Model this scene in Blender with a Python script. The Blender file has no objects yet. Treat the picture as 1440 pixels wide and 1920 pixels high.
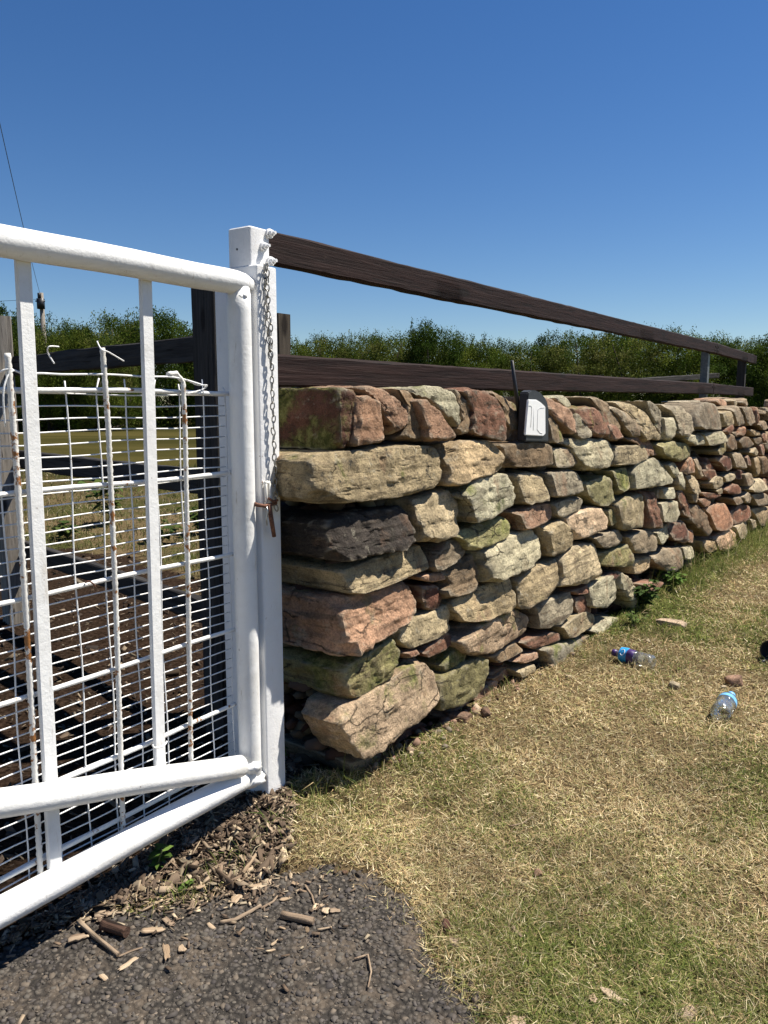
import bpy, math, random
import numpy as np
from mathutils import Vector, Matrix, Quaternion

random.seed(7); np.random.seed(7)
sc = bpy.context.scene
col = sc.collection
R = math.radians

# ------------------------------------------------------------------ camera
F = 1450.0; CH = 1.15; PITCH = math.atan(200 / F)
cam_d = bpy.data.cameras.new('camera'); cam = bpy.data.objects.new('camera', cam_d); col.objects.link(cam)
cam_d.sensor_fit = 'VERTICAL'; cam_d.sensor_height = 24.0; cam_d.sensor_width = 18.0
cam_d.lens = 24.0 * F / 1920.0
cam_d.clip_start = 0.02; cam_d.clip_end = 3000
cam.location = (0, 0, CH); cam.rotation_euler = (math.pi / 2 - PITCH, 0, 0)
sc.camera = cam

# ------------------------------------------------------------------ sky, sun, exposure
SUN_EL = 60.0; SUN_AZ = 75.0            # azimuth measured from +Y towards +X
w = bpy.data.worlds.new('World'); sc.world = w; w.use_nodes = True
wn = w.node_tree; wn.nodes.clear()
sky = wn.nodes.new('ShaderNodeTexSky'); sky.sky_type = 'NISHITA'; sky.sun_disc = False
sky.sun_elevation = R(SUN_EL); sky.sun_rotation = R(SUN_AZ)
sky.air_density = 1.0; sky.dust_density = 0.03; sky.ozone_density = 3.5; sky.altitude = 100
bg = wn.nodes.new('ShaderNodeBackground'); bg.inputs['Strength'].default_value = 0.050
wo = wn.nodes.new('ShaderNodeOutputWorld')
hs = wn.nodes.new('ShaderNodeHueSaturation'); hs.inputs['Saturation'].default_value = 1.26; hs.inputs['Value'].default_value = 1.11; hs.inputs['Hue'].default_value = 0.508
wn.links.new(sky.outputs[0], hs.inputs['Color']); wn.links.new(hs.outputs[0], bg.inputs[0]); wn.links.new(bg.outputs[0], wo.inputs[0])
sd = bpy.data.lights.new('sun', 'SUN'); sd.energy = 5.0; sd.angle = R(0.53); sd.color = (1.0, 0.94, 0.84)
so = bpy.data.objects.new('sun', sd); col.objects.link(so)
SUNV = Vector((math.sin(R(SUN_AZ)) * math.cos(R(SUN_EL)), math.cos(R(SUN_AZ)) * math.cos(R(SUN_EL)), math.sin(R(SUN_EL))))
so.rotation_euler = SUNV.to_track_quat('Z', 'Y').to_euler(); so.location = (4, 2, 9)
sc.view_settings.view_transform = 'Standard'; sc.view_settings.look = 'None'
sc.view_settings.gamma = 1.0; sc.view_settings.use_curve_mapping = False
sc.view_settings.exposure = 0.85
sc.cycles.max_bounces = 6; sc.cycles.transparent_max_bounces = 12

# ------------------------------------------------------------------ survey helpers (where a thing stands on a known surface)
def ray(u, v):
    cx = (u - 720) / F; cy = (960 - v) / F
    return np.array([cx, math.cos(PITCH) + cy * math.sin(PITCH), -math.sin(PITCH) + cy * math.cos(PITCH)])
CC = np.array([0, 0, CH])
def gnd(u, v, z=0.0):
    r = ray(u, v); return CC + r * ((z - CH) / r[2])
def aty(u, v, y):
    r = ray(u, v); return CC + r * (y / r[1])
def onplane(u, v, P, n):
    r = ray(u, v); return CC + r * (np.dot(P - CC, n) / np.dot(r, n))

# ------------------------------------------------------------------ numpy noise
def _h(i, j, k, s):
    h = (i * 374761393 + j * 668265263 + k * 2147483647 + s * 1274126177) & 0xFFFFFFFF
    h = ((h ^ (h >> 13)) * 1274126177) & 0xFFFFFFFF
    h = h ^ (h >> 16)
    return (h & 0xFFFF) / 32767.5 - 1.0
def vnoise(P, s=0):
    P = np.asarray(P, float); I = np.floor(P).astype(np.int64); f = P - I; f = f * f * f * (f * (f * 6 - 15) + 10)
    x, y, z = I[..., 0], I[..., 1], I[..., 2]; fx, fy, fz = f[..., 0], f[..., 1], f[..., 2]
    r = 0
    for a in (0, 1):
        for b in (0, 1):
            for c in (0, 1):
                wgt = (fx if a else 1 - fx) * (fy if b else 1 - fy) * (fz if c else 1 - fz)
                r = r + wgt * _h(x + a, y + b, z + c, s)
    return r
def fbm(P, s=0, o=4, g=0.5):
    r = 0; a = 1.0; P = np.asarray(P, float); t = 0
    for k in range(o):
        r = r + a * vnoise(P * (2.03 ** k) + 17.3 * k, s + k); t += a; a *= g
    return r / t
def n2(x, y, sc_, s=0, o=3):
    return fbm(np.stack([np.asarray(x, float) * sc_, np.asarray(y, float) * sc_, np.zeros_like(np.asarray(x, float)) + 0.37], -1), s, o)
def inpoly(x, y, poly):
    x = np.asarray(x); y = np.asarray(y); c = np.zeros(x.shape, bool); n = len(poly); j = n - 1
    for i in range(n):
        xi, yi = poly[i][:2]; xj, yj = poly[j][:2]
        t = ((yi > y) != (yj > y)) & (x < (xj - xi) * (y - yi) / (yj - yi + 1e-12) + xi)
        c ^= t; j = i
    return c

# ------------------------------------------------------------------ object helpers
def tag(o, label=None, cat=None, group=None, kind=None):
    if label: o['label'] = label
    if cat: o['category'] = cat
    if group: o['group'] = group
    if kind: o['kind'] = kind
    return o
def empty(name, loc, label=None, cat=None, group=None):
    o = bpy.data.objects.new(name, None); col.objects.link(o); o.location = Vector(loc); o.empty_display_size = .1
    return tag(o, label, cat, group)
def link(name, me, m, parent=None, origin=(0, 0, 0), rot=None):
    o = bpy.data.objects.new(name, me); col.objects.link(o)
    if m is not None and not me.materials: me.materials.append(m)
    o.location = Vector(origin)
    if parent is not None:
        o.parent = parent; o.location = Vector(origin) - parent.location
    if rot is not None: o.rotation_euler = rot
    return o
def np_mesh(name, V, Fq, smooth=True, attrs=None):
    """V (n,3); Fq int array (m,k), one polygon size."""
    V = np.asarray(V, np.float32); Fq = np.asarray(Fq, np.int32); m, k = Fq.shape
    me = bpy.data.meshes.new(name); me.vertices.add(len(V)); me.vertices.foreach_set('co', V.ravel())
    me.loops.add(m * k); me.loops.foreach_set('vertex_index', Fq.ravel())
    me.polygons.add(m); me.polygons.foreach_set('loop_start', np.arange(0, m * k, k, dtype=np.int32))
    if smooth: me.polygons.foreach_set('use_smooth', np.ones(m, bool))
    for an, A in (attrs or {}).items():
        at = me.attributes.new(an, 'FLOAT_COLOR', 'POINT'); A = np.asarray(A, np.float32)
        if A.shape[1] == 3: A = np.concatenate([A, np.ones((len(A), 1), np.float32)], 1)
        at.data.foreach_set('color', A.ravel())
    me.update(calc_edges=True); me.validate(); return me
class MB:
    def __init__(s): s.v = []; s.f = []
    def add(s, V, Fs):
        b = len(s.v); s.v += [tuple(map(float, p)) for p in V]; s.f += [tuple(b + i for i in q) for q in Fs]; return s
    def box(s, c, h, M=None):
        V = [Vector((x * h[0], y * h[1], z * h[2])) for x in (-1, 1) for y in (-1, 1) for z in (-1, 1)]
        if M is not None: V = [M @ p for p in V]
        c = Vector(c)
        return s.add([p + c for p in V], [(0, 1, 3, 2), (4, 6, 7, 5), (0, 4, 5, 1), (2, 3, 7, 6), (0, 2, 6, 4), (1, 5, 7, 3)])
    def tube(s, pts, r, n=10, caps=True, closed=False):
        pts = [Vector(p) for p in pts]; N = len(pts); rs = r if hasattr(r, '__len__') else [r] * N
        ring = []; up = None
        for i, p in enumerate(pts):
            a = pts[(i - 1) % N] if (closed or i > 0) else p; b = pts[(i + 1) % N] if (closed or i < N - 1) else p
            t = (b - a).normalized()
            if up is None:
                up = t.orthogonal().normalized()
            else:
                up = (up - t * up.dot(t)).normalized()
            q = t.cross(up)
            ring.append([p + (up * math.cos(2 * math.pi * k / n) + q * math.sin(2 * math.pi * k / n)) * rs[i] for k in range(n)])
        V = [p for rg in ring for p in rg]; Fs = []
        M = N if closed else N - 1
        for i in range(M):
            j = (i + 1) % N
            for k in range(n):
                Fs.append((i * n + k, i * n + (k + 1) % n, j * n + (k + 1) % n, j * n + k))
        if caps and not closed:
            Fs.append(tuple(reversed(range(n)))); Fs.append(tuple((N - 1) * n + k for k in range(n)))
        return s.add(V, Fs)
    def lathe(s, P0, axis, prof, n=24, wob=None):
        ax = Vector(axis).normalized(); u = ax.orthogonal().normalized(); q = ax.cross(u); P0 = Vector(P0); V = []; Fs = []
        for i, (d, r) in enumerate(prof):
            for k in range(n):
                th = 2 * math.pi * k / n; rr = r * (1 + (wob(d, th) if wob else 0))
                V.append(P0 + ax * d + (u * math.cos(th) + q * math.sin(th)) * rr)
        for i in range(len(prof) - 1):
            for k in range(n):
                Fs.append((i * n + k, i * n + (k + 1) % n, (i + 1) * n + (k + 1) % n, (i + 1) * n + k))
        return s.add(V, Fs)
    def build(s, name, m, parent=None, origin=(0, 0, 0), smooth=True, auto=None):
        o3 = Vector(origin); me = bpy.data.meshes.new(name)
        me.from_pydata([tuple(Vector(p) - o3) for p in s.v], [], s.f)
        if smooth:
            for p in me.polygons: p.use_smooth = len(p.vertices) <= 4
        me.update()
        if auto: me.set_sharp_from_angle(angle=R(auto))
        return link(name, me, m, parent, origin)

# ------------------------------------------------------------------ material helpers
def new_mat(name, rough=0.8):
    m = bpy.data.materials.new(name); m.use_nodes = True; nt = m.node_tree
    b = nt.nodes['Principled BSDF']; b.inputs['Roughness'].default_value = rough
    return m, nt, b
def nd(nt, t, props=None, **ins):
    n = nt.nodes.new(t)
    for k, v in (props or {}).items(): setattr(n, k, v)
    for k, v in ins.items():
        key = int(k[1:]) if k[0] == '_' and k[1:].isdigit() else k.replace('_', ' ')
        s = n.inputs[key]
        if hasattr(v, 'is_linked') or isinstance(v, bpy.types.NodeSocket): nt.links.new(v, s)
        else: s.default_value = v
    return n
def noise(nt, vec, scale, detail=5, rough=0.6, dist=0.0):
    return nd(nt, 'ShaderNodeTexNoise', None, Vector=vec, Scale=scale, Detail=detail, Roughness=rough, Distortion=dist).outputs['Fac']
def ramp(nt, fac, a, b, va=0.0, vb=1.0):
    n = nd(nt, 'ShaderNodeMapRange', {'interpolation_type': 'SMOOTHSTEP'}, Value=fac)
    n.inputs['From Min'].default_value = a; n.inputs['From Max'].default_value = b
    n.inputs['To Min'].default_value = va; n.inputs['To Max'].default_value = vb
    return n.outputs[0]
def mth(nt, op, a, b=0.0):
    return nd(nt, 'ShaderNodeMath', {'operation': op}, _0=a, _1=b).outputs[0]
def mix(nt, fac, a, b, mode='MIX'):
    n = nt.nodes.new('ShaderNodeMix'); n.data_type = 'RGBA'; n.blend_type = mode
    for i, v in ((0, fac), (6, a), (7, b)):
        if isinstance(v, bpy.types.NodeSocket): nt.links.new(v, n.inputs[i])
        else: n.inputs[i].default_value = v if i == 0 else (tuple(v) + (1.0,))[:4]
    return n.outputs[2]
def scaled(nt, vec, s):
    return nd(nt, 'ShaderNodeVectorMath', {'operation': 'MULTIPLY'}, _0=vec, _1=s).outputs[0]
def objcoord(nt, rnd=True):
    c = nd(nt, 'ShaderNodeTexCoord').outputs['Object']
    if rnd:
        r = nd(nt, 'ShaderNodeObjectInfo').outputs['Random']
        r = mth(nt, 'MULTIPLY', r, 37.0)
        c = nd(nt, 'ShaderNodeVectorMath', {'operation': 'ADD'}, _0=c, _1=r).outputs[0]
    return c
def bump(nt, b, h, strength, dist, prev=None):
    n = nd(nt, 'ShaderNodeBump', None, Strength=strength, Distance=dist, Height=h)
    if prev is not None: nt.links.new(prev, n.inputs['Normal'])
    nt.links.new(n.outputs[0], b.inputs['Normal']); return n.outputs[0]
def attr(nt, name):
    return nd(nt, 'ShaderNodeAttribute', {'attribute_name': name})

def mat_stone():
    m, nt, b = new_mat('sandstone', 0.92)
    b.inputs['Specular IOR Level'].default_value = 0.2
    oi = nd(nt, 'ShaderNodeObjectInfo'); c = objcoord(nt)
    r2 = mth(nt, 'FRACT', mth(nt, 'MULTIPLY', oi.outputs['Random'], 7.31)); r3 = mth(nt, 'FRACT', mth(nt, 'MULTIPLY', oi.outputs['Random'], 23.7))
    c = nd(nt, 'ShaderNodeVectorMath', {'operation': 'SCALE'}, _0=c, _3=mth(nt, 'ADD', mth(nt, 'MULTIPLY', r2, 0.8), 0.65)).outputs[0]
    base = oi.outputs['Color']; rnd = oi.outputs['Random']
    n1 = noise(nt, c, 9, 8, 0.65)
    k = ramp(nt, n1, 0.30, 0.68, 0.5, 1.28)
    cl = mix(nt, 1.0, base, nd(nt, 'ShaderNodeCombineColor', None, Red=k, Green=k, Blue=k).outputs[0], 'MULTIPLY')
    # iron-stained and pale patches
    cl = mix(nt, ramp(nt, noise(nt, c, 5.5, 4, 0.6, 0.6), 0.56, 0.7, 0, 0.55), cl, (0.30, 0.17, 0.10))
    cl = mix(nt, ramp(nt, noise(nt, scaled(nt, c, (1.0, 1.0, 1.3)), 13, 6, 0.7), 0.57, 0.68, 0, 0.55), cl, (0.46, 0.42, 0.32))
    # bedding layers
    st = noise(nt, scaled(nt, c, (5, 5, 60)), 1.0, 4, 0.6, 0.4)
    cl = mix(nt, mth(nt, 'MULTIPLY', ramp(nt, st, 0.50, 0.64, 0, 0.9), r3), cl, (0.12, 0.09, 0.06), 'MIX')
    # dark grains, then dark specks painted in as the shade of small pits
    cl = mix(nt, ramp(nt, noise(nt, c, 70, 4, 0.7), 0.56, 0.7, 0, 0.65), cl, (0.07, 0.06, 0.045))
    cl = mix(nt, mth(nt, 'MULTIPLY', ramp(nt, noise(nt, c, 21, 5, 0.75), 0.56, 0.68, 0, 1.0), r2), cl, (0.075, 0.068, 0.052))
    # moss, more where the stone has it (object alpha) and on ledges
    nz = nd(nt, 'ShaderNodeSeparateXYZ', None, Vector=nd(nt, 'ShaderNodeNewGeometry').outputs['Normal']).outputs[2]
    mm = mth(nt, 'ADD', noise(nt, c, 6.5, 7, 0.7, 0.3), mth(nt, 'MULTIPLY', nz, 0.06))
    mm = mth(nt, 'ADD', mm, mth(nt, 'MULTIPLY', mth(nt, 'SUBTRACT', oi.outputs['Alpha'], 0.5), 0.42))
    green = mix(nt, ramp(nt, noise(nt, c, 31, 4, 0.6), 0.4, 0.62), (0.085, 0.105, 0.022), (0.27, 0.27, 0.085))
    cl = mix(nt, ramp(nt, mm, 0.55, 0.72, 0, 0.85), cl, green)
    # hairline cracks along the bedding, gritty speckle and worn pale arrises
    cv = nd(nt, 'ShaderNodeTexVoronoi', {'feature': 'DISTANCE_TO_EDGE'}, Vector=nd(nt, 'ShaderNodeVectorMath', {'operation': 'ADD'}, _0=scaled(nt, c, (5.0, 5.0, 13.0)), _1=scaled(nt, nd(nt, 'ShaderNodeTexNoise', None, Vector=c, Scale=7.0, Detail=4.0).outputs['Color'], (1.1, 1.1, 1.1))).outputs[0], Scale=1.0).outputs['Distance']
    crk = mth(nt, 'MULTIPLY', ramp(nt, cv, 0.0, 0.035, 1.0, 0.0), ramp(nt, noise(nt, c, 8, 3, 0.6), 0.53, 0.62))
    cl = mix(nt, mth(nt, 'MULTIPLY', crk, 0.8), cl, (0.035, 0.028, 0.02))
    gr_ = ramp(nt, noise(nt, c, 170, 3, 0.7), 0.35, 0.66, 0.78, 1.16)
    cl = mix(nt, 1.0, cl, nd(nt, 'ShaderNodeCombineColor', None, Red=gr_, Green=gr_, Blue=gr_).outputs[0], 'MULTIPLY')
    pt_ = nd(nt, 'ShaderNodeNewGeometry').outputs['Pointiness']
    cl = mix(nt, ramp(nt, pt_, 0.515, 0.57, 0, 0.35), cl, (0.55, 0.48, 0.36))
    nt.links.new(cl, b.inputs['Base Color'])
    p = bump(nt, b, crk, 0.9, 0.006); b.inputs['Normal'].links and None
    p = bump(nt, b, noise(nt, c, 14, 9, 0.72, 0.3), 0.9, 0.026, p)
    p = bump(nt, b, noise(nt, c, 42, 6, 0.7), 0.9, 0.014, p)
    p = bump(nt, b, st, 0.5, 0.008, p)
    vo = nd(nt, 'ShaderNodeTexVoronoi', {'feature': 'F1'}, Vector=c, Scale=55.0).outputs['Distance']
    p = bump(nt, b, vo, 0.25, 0.004, p)
    bump(nt, b, noise(nt, c, 120, 6, 0.7), 0.7, 0.004, p)
    return m
def mat_paint(name, rust=0.0, col_=(0.80, 0.80, 0.79), dirt=0.3):
    m, nt, b = new_mat(name, 0.42)
    b.inputs['Specular IOR Level'].default_value = 0.35
    c = objcoord(nt)
    cl = mix(nt, ramp(nt, noise(nt, c, 7, 6, 0.7), 0.45, 0.75, 0, dirt), col_, (0.50, 0.48, 0.43))
    cl = mix(nt, ramp(nt, noise(nt, scaled(nt, c, (90, 90, 14)), 1.0, 5, 0.7), 0.62, 0.72, 0, dirt * 1.5), cl, (0.40, 0.36, 0.30))
    cl = mix(nt, ramp(nt, noise(nt, c, 38, 5, 0.7), 0.685, 0.72, 0, 0.9), cl, (0.15, 0.085, 0.05))
    cl = mix(nt, ramp(nt, noise(nt, scaled(nt, c, (30, 30, 5)), 1.0, 6, 0.75), 0.60, 0.75, 0, dirt), cl, (0.42, 0.33, 0.22))
    if rust:
        rr = mth(nt, 'ADD', noise(nt, c, 17, 5, 0.7), mth(nt, 'MULTIPLY', noise(nt, c, 85, 4, 0.7), 0.5))
        cl = mix(nt, ramp(nt, rr, 0.99 - rust, 1.05 - rust), cl, mix(nt, noise(nt, c, 160, 3), (0.16, 0.06, 0.02), (0.42, 0.19, 0.06)))
    nt.links.new(cl, b.inputs['Base Color'])
    p = bump(nt, b, noise(nt, c, 45, 5, 0.6), 0.35, 0.004)
    bump(nt, b, noise(nt, c, 210, 3, 0.6), 0.4, 0.0015, p)
    return m
def mat_wood(name, c1, c2, c3, rough=0.75, streak=0.5):
    m, nt, b = new_mat(name, rough)
    b.inputs['Specular IOR Level'].default_value = 0.15
    c = objcoord(nt)
    g = noise(nt, scaled(nt, c, (2.2, 45, 45)), 1.0, 8, 0.7, 0.5)
    g2 = noise(nt, scaled(nt, c, (5, 160, 160)), 1.0, 4, 0.7)
    cl = mix(nt, ramp(nt, g, 0.35, 0.65), c1, c2)
    cl = mix(nt, ramp(nt, g2, 0.56, 0.70, 0, streak), cl, c3)
    cl = mix(nt, ramp(nt, noise(nt, scaled(nt, c, (9, 22, 22)), 1.0, 6, 0.75), 0.62, 0.76, 0, 0.7), cl, c3)
    kn = nd(nt, 'ShaderNodeTexVoronoi', {'feature': 'F1'}, Vector=scaled(nt, c, (3.2, 3.0, 9)), Scale=1.0).outputs['Distance']
    cl = mix(nt, ramp(nt, kn, 0.10, 0.19, 0.85, 0.0), cl, (0.010, 0.007, 0.006))
    spl = noise(nt, scaled(nt, c, (3.5, 30, 75)), 1.0, 2, 0.5)
    cl = mix(nt, ramp(nt, spl, 0.66, 0.69, 0, 0.85), cl, (0.008, 0.006, 0.005))
    cl = mix(nt, ramp(nt, noise(nt, scaled(nt, c, (14, 70, 70)), 1.0, 5, 0.8), 0.68, 0.74, 0, 0.5), cl, [min(.5, x * 2.2) for x in c3])
    nt.links.new(cl, b.inputs['Base Color'])
    p = bump(nt, b, g, 0.7, 0.006); bump(nt, b, g2, 0.7, 0.003, p)
    return m
def mat_attr(name, rough=0.9, transl=0.0, mul=1.0, spec=0.25):
    """colour comes from the mesh's own per-piece colour attribute"""
    m, nt, b = new_mat(name, rough); b.inputs['Specular IOR Level'].default_value = spec
    cl = attr(nt, 'tint').outputs['Color']
    nt.links.new(cl, b.inputs['Base Color'])
    if transl:
        out = nt.nodes['Material Output']
        t = nd(nt, 'ShaderNodeBsdfTranslucent', None, Color=cl)
        mx = nd(nt, 'ShaderNodeMixShader', None, _0=transl, _1=b.outputs[0], _2=t.outputs[0])
        nt.links.new(mx.outputs[0], out.inputs['Surface'])
    return m
def mat_flat(name, c, rough=0.6, metal=0.0, bscale=0, bd=0.002, var=0.25):
    m, nt, b = new_mat(name, rough); b.inputs['Metallic'].default_value = metal
    k = objcoord(nt)
    cl = mix(nt, ramp(nt, noise(nt, k, bscale or 30, 5, 0.65), 0.35, 0.7, 0, 1), [x * (1 - var) for x in c], [min(1, x * (1 + var)) for x in c])
    nt.links.new(cl, b.inputs['Base Color'])
    if bscale: bump(nt, b, noise(nt, k, bscale, 5, 0.65), 0.6, bd)
    return m
def mat_clear(name, tintc=(0.93, 0.96, 0.97)):
    m, nt, b = new_mat(name, 0.08); nt.nodes.remove(b); out = nt.nodes['Material Output']
    tr = nd(nt, 'ShaderNodeBsdfTransparent', None, Color=tintc + (1,))
    gl = nd(nt, 'ShaderNodeBsdfGlossy', None, Color=(1, 1, 1, 1), Roughness=0.07)
    c = objcoord(nt)
    bp = nd(nt, 'ShaderNodeBump', None, Strength=0.6, Distance=0.006, Height=noise(nt, c, 55, 3, 0.6))
    nt.links.new(bp.outputs[0], gl.inputs['Normal'])
    fr = nd(nt, 'ShaderNodeFresnel', None, IOR=1.5); nt.links.new(bp.outputs[0], fr.inputs['Normal'])
    df = nd(nt, 'ShaderNodeBsdfDiffuse', None, Color=(0.75, 0.78, 0.8, 1))
    m1 = nd(nt, 'ShaderNodeMixShader', None, _0=0.10, _1=tr.outputs[0], _2=df.outputs[0])
    fa = mth(nt, 'ADD', mth(nt, 'MULTIPLY', fr.outputs[0], 1.4), 0.03)
    mx = nd(nt, 'ShaderNodeMixShader', None, _0=fa, _1=m1.outputs[0], _2=gl.outputs[0])
    nt.links.new(mx.outputs[0], out.inputs['Surface']); return m

M_STONE = mat_stone()
M_WHITE = mat_paint('white_gloss_paint', 0.0, (0.80, 0.80, 0.785), 0.42)
M_POST = mat_paint('white_post_paint', 0.0, (0.80, 0.80, 0.80), 0.22)
M_ROD = mat_paint('chipped_white_paint', 0.12, (0.78, 0.77, 0.74), 0.4)
M_RUSTY = mat_paint('rusting_white_paint', 0.17, (0.74, 0.72, 0.67), 0.5)
M_WIRE = mat_paint('white_wire_paint', 0.05, (0.80, 0.80, 0.79), 0.2)
M_BROWN = mat_wood('brown_stained_wood', (0.010, 0.0048, 0.0042), (0.027, 0.0135, 0.0115), (0.085, 0.062, 0.052), 0.75, 0.22)
M_GREYW = mat_wood('grey_weathered_wood', (0.16, 0.14, 0.115), (0.30, 0.27, 0.23), (0.07, 0.06, 0.05), 0.85, 0.6)
M_OLDW = mat_wood('old_brown_wood', (0.045, 0.037, 0.029), (0.10, 0.082, 0.062), (0.02, 0.016, 0.013), 0.85, 0.5)
M_DARKW = mat_wood('dark_weathered_wood', (0.024, 0.022, 0.021), (0.055, 0.051, 0.048), (0.014, 0.012, 0.011), 0.8, 0.6)
M_GALV = mat_flat('galvanised_steel', (0.42, 0.43, 0.44), 0.38, 0.9, 40, 0.001)
M_IRON = mat_flat('dull_painted_iron', (0.10, 0.11, 0.115), 0.5, 0.2, 60, 0.0006)
M_CHAIN = mat_flat('dull_zinc_chain', (0.30, 0.29, 0.27), 0.45, 0.85, 90, 0.0005)
M_RUST = mat_flat('brown_rust', (0.17, 0.075, 0.045), 0.85, 0.1, 120, 0.001, 0.5)
M_BLACK = mat_flat('black_plastic', (0.018, 0.018, 0.02), 0.45, 0, 200, 0.0004)
M_DGREY = mat_flat('dark_grey_plastic', (0.032, 0.035, 0.039), 0.5, 0, 200, 0.0004)
M_PANEL = mat_flat('white_plastic_panel', (0.88, 0.88, 0.87), 0.35, 0, 60, 0.0003, 0.03)
M_GROOVE = mat_flat('grey_panel_groove', (0.50, 0.50, 0.50), 0.5)
M_CLEAR = mat_clear('clear_plastic')
M_BLUE = mat_flat('blue_label', (0.02, 0.27, 0.62), 0.35, 0, 50, 0.0005, 0.15)
M_PALEBLUE = mat_flat('pale_blue_plastic', (0.16, 0.42, 0.72), 0.35, 0, 50, 0.0005, 0.15)
M_PURPLE = mat_flat('purple_label', (0.05, 0.022, 0.13), 0.4, 0, 50, 0.0005, 0.2)
M_PRINT = mat_flat('white_print', (0.75, 0.8, 0.85), 0.4)
M_BLADE = mat_attr('grass_blades', 0.8, 0.28, 1, 0.06)
M_LEAF = mat_attr('hedge_leaves', 0.7, 0.30, 1, 0.06)
M_CHIP = mat_attr('wood_chips', 0.9)
M_AGG = mat_attr('tarmac_aggregate', 0.75)
M_BARK = mat_flat('grey_brown_bark', (0.06, 0.045, 0.033), 0.95, 0, 12, 0.02, 0.4)
M_STICK = mat_wood('dry_stick_wood', (0.16, 0.11, 0.075), (0.34, 0.26, 0.18), (0.08, 0.055, 0.04), 0.9, 0.4)
M_PALECHIP = mat_wood('pale_split_wood', (0.27, 0.19, 0.12), (0.46, 0.36, 0.25), (0.15, 0.10, 0.06), 0.9, 0.5)
M_DARKBARK = mat_wood('dark_bark', (0.035, 0.020, 0.014), (0.085, 0.05, 0.036), (0.03, 0.02, 0.016), 0.9, 0.3)

# ------------------------------------------------------------------ layout frames
GAZ = R(34.6)                                            # gate and rails
GD = np.array([math.sin(GAZ), math.cos(GAZ), 0]); GN = np.array([GD[1], -GD[0], 0])
GE = np.array([-0.370, 2.025, 0.0])                      # foot of the gate's end tube
def G(s, n, z): return Vector(GE + GD * s + GN * n + np.array([0, 0, z]))
def gate_px(u, v, n=0.0):
    P = onplane(u, v, GE + GN * n, GN); q = P - GE; return float(np.dot(q, GD)), float(P[2])
WAZ = R(36.5)                                            # wall front
WD = np.array([math.sin(WAZ), math.cos(WAZ), 0]); WN = np.array([WD[1], -WD[0], 0])
W0 = np.array([-0.033, 2.269, 0.0])
def WP(s, q, z): return W0 + WD * s + WN * q + np.array([0, 0, z])
def wall_px(u, v, q=0.0):
    P = onplane(u, v, W0 + WN * q, WN); d = P - W0; return float(np.dot(d, WD)), float(P[2])

TAR_PX = [(-140, 1850), (60, 1752), (200, 1705), (330, 1690), (430, 1668), (530, 1640), (630, 1622), (700, 1650), (760, 1690),
          (800, 1742), (830, 1800), (870, 1850), (905, 1900), (905, 1990)]
TAR = [tuple(gnd(u, v)[:2]) for u, v in TAR_PX] + [(0.30, 0.45), (-2.2, 0.45), (-2.2, 1.0)]
MUL_PX = [(-140, 1850), (60, 1752), (200, 1705), (330, 1690), (430, 1668), (530, 1640), (545, 1560), (520, 1500), (560, 1470), (530, 1440)]
MUL = [tuple(gnd(u, v)[:2]) for u, v in MUL_PX] + [tuple(G(0, -.1, 0)[:2]), tuple(G(-2.6, -.1, 0)[:2])]
PEN = [tuple(G(0.25, -.02, 0)[:2]), (-0.2, 2.9), (-0.9, 4.6), (-2.0, 6.0), (-4.5, 6.5), (-5.5, 3.0), tuple(G(-2.6, -.02, 0)[:2])]
def zg(x, y):
    x = np.asarray(x, float); y = np.asarray(y, float)
    near = np.exp(-((x / 7.0) ** 2 + ((y - 3) / 8.0) ** 2))
    z = near * (0.012 * n2(x, y, 2.1, 3) + 0.006 * n2(x, y, 9, 4))
    z = z + 0.05 * np.exp(-(((x + .32) / .20) ** 2 + ((y - 2.12) / .25) ** 2))
    ws = (x - W0[0]) * WD[0] + (y - W0[1]) * WD[1]; wq = (x - W0[0]) * WN[0] + (y - W0[1]) * WN[1]
    z = z + 0.02 * np.exp(-((wq - 0.0) / .10) ** 2) * (ws > -.2)
    t = inpoly(x, y, TAR)
    return np.where(t, z * 0.3 - 0.004, z)
def zg1(x, y): return float(zg(np.array([x]), np.array([y]))[0])

# ------------------------------------------------------------------ the ground, one sheet to the horizon
def greenness(x, y):
    g = 0.37 + 1.25 * n2(x, y, 1.5, 11, 4) + 0.35 * n2(x, y, 7, 12, 2)
    for (u, v, r, a) in ((600, 1540, .16, .55), (1180, 1780, .20, .55), (1330, 1900, .25, .4), (930, 1730, .12, .3), (1000, 1880, .15, .5),
                         (880, 1440, .10, .3), (950, 1560, .15, .25), (1150, 1600, .3, .1), (1340, 1560, .35, -.25), (1000, 1330, .3, -.3),
                         (1280, 1160, .5, .05), (780, 1420, .12, -.2)):
        P = gnd(u, v); g = g + a * np.exp(-(((x - P[0]) / r) ** 2 + ((y - P[1]) / r) ** 2))
    wq = (x - W0[0]) * WN[0] + (y - W0[1]) * WN[1]; ws = (x - W0[0]) * WD[0] + (y - W0[1]) * WD[1]
    g = g + 0.7 * np.exp(-(wq / .22) ** 2) * np.clip((ws - 1.6) / 1.0, 0, 1)
    return np.clip(g, 0, 1)
def coords(lo, hi, step, far):
    c = list(np.arange(lo, hi + 1e-6, step)); a, b = [], []
    d = step; x = hi
    while x < far: d *= 1.25; x += d; b.append(x)
    d = step; x = lo
    while x > -far: d *= 1.25; x -= d; a.append(x)
    return np.array(a[::-1] + c + b)
gx = coords(-4, 6, .05, 900); gy = coords(0, 10, .05, 900)
X, Y = np.meshgrid(gx, gy); Z = zg(X, Y); nx, ny = len(gx), len(gy)
idx = np.arange(nx * ny).reshape(ny, nx)
Q = np.stack([idx[:-1, :-1], idx[:-1, 1:], idx[1:, 1:], idx[1:, :-1]], -1).reshape(-1, 4)
edge = 0.06 * n2(X, Y, 6, 21)
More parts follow.
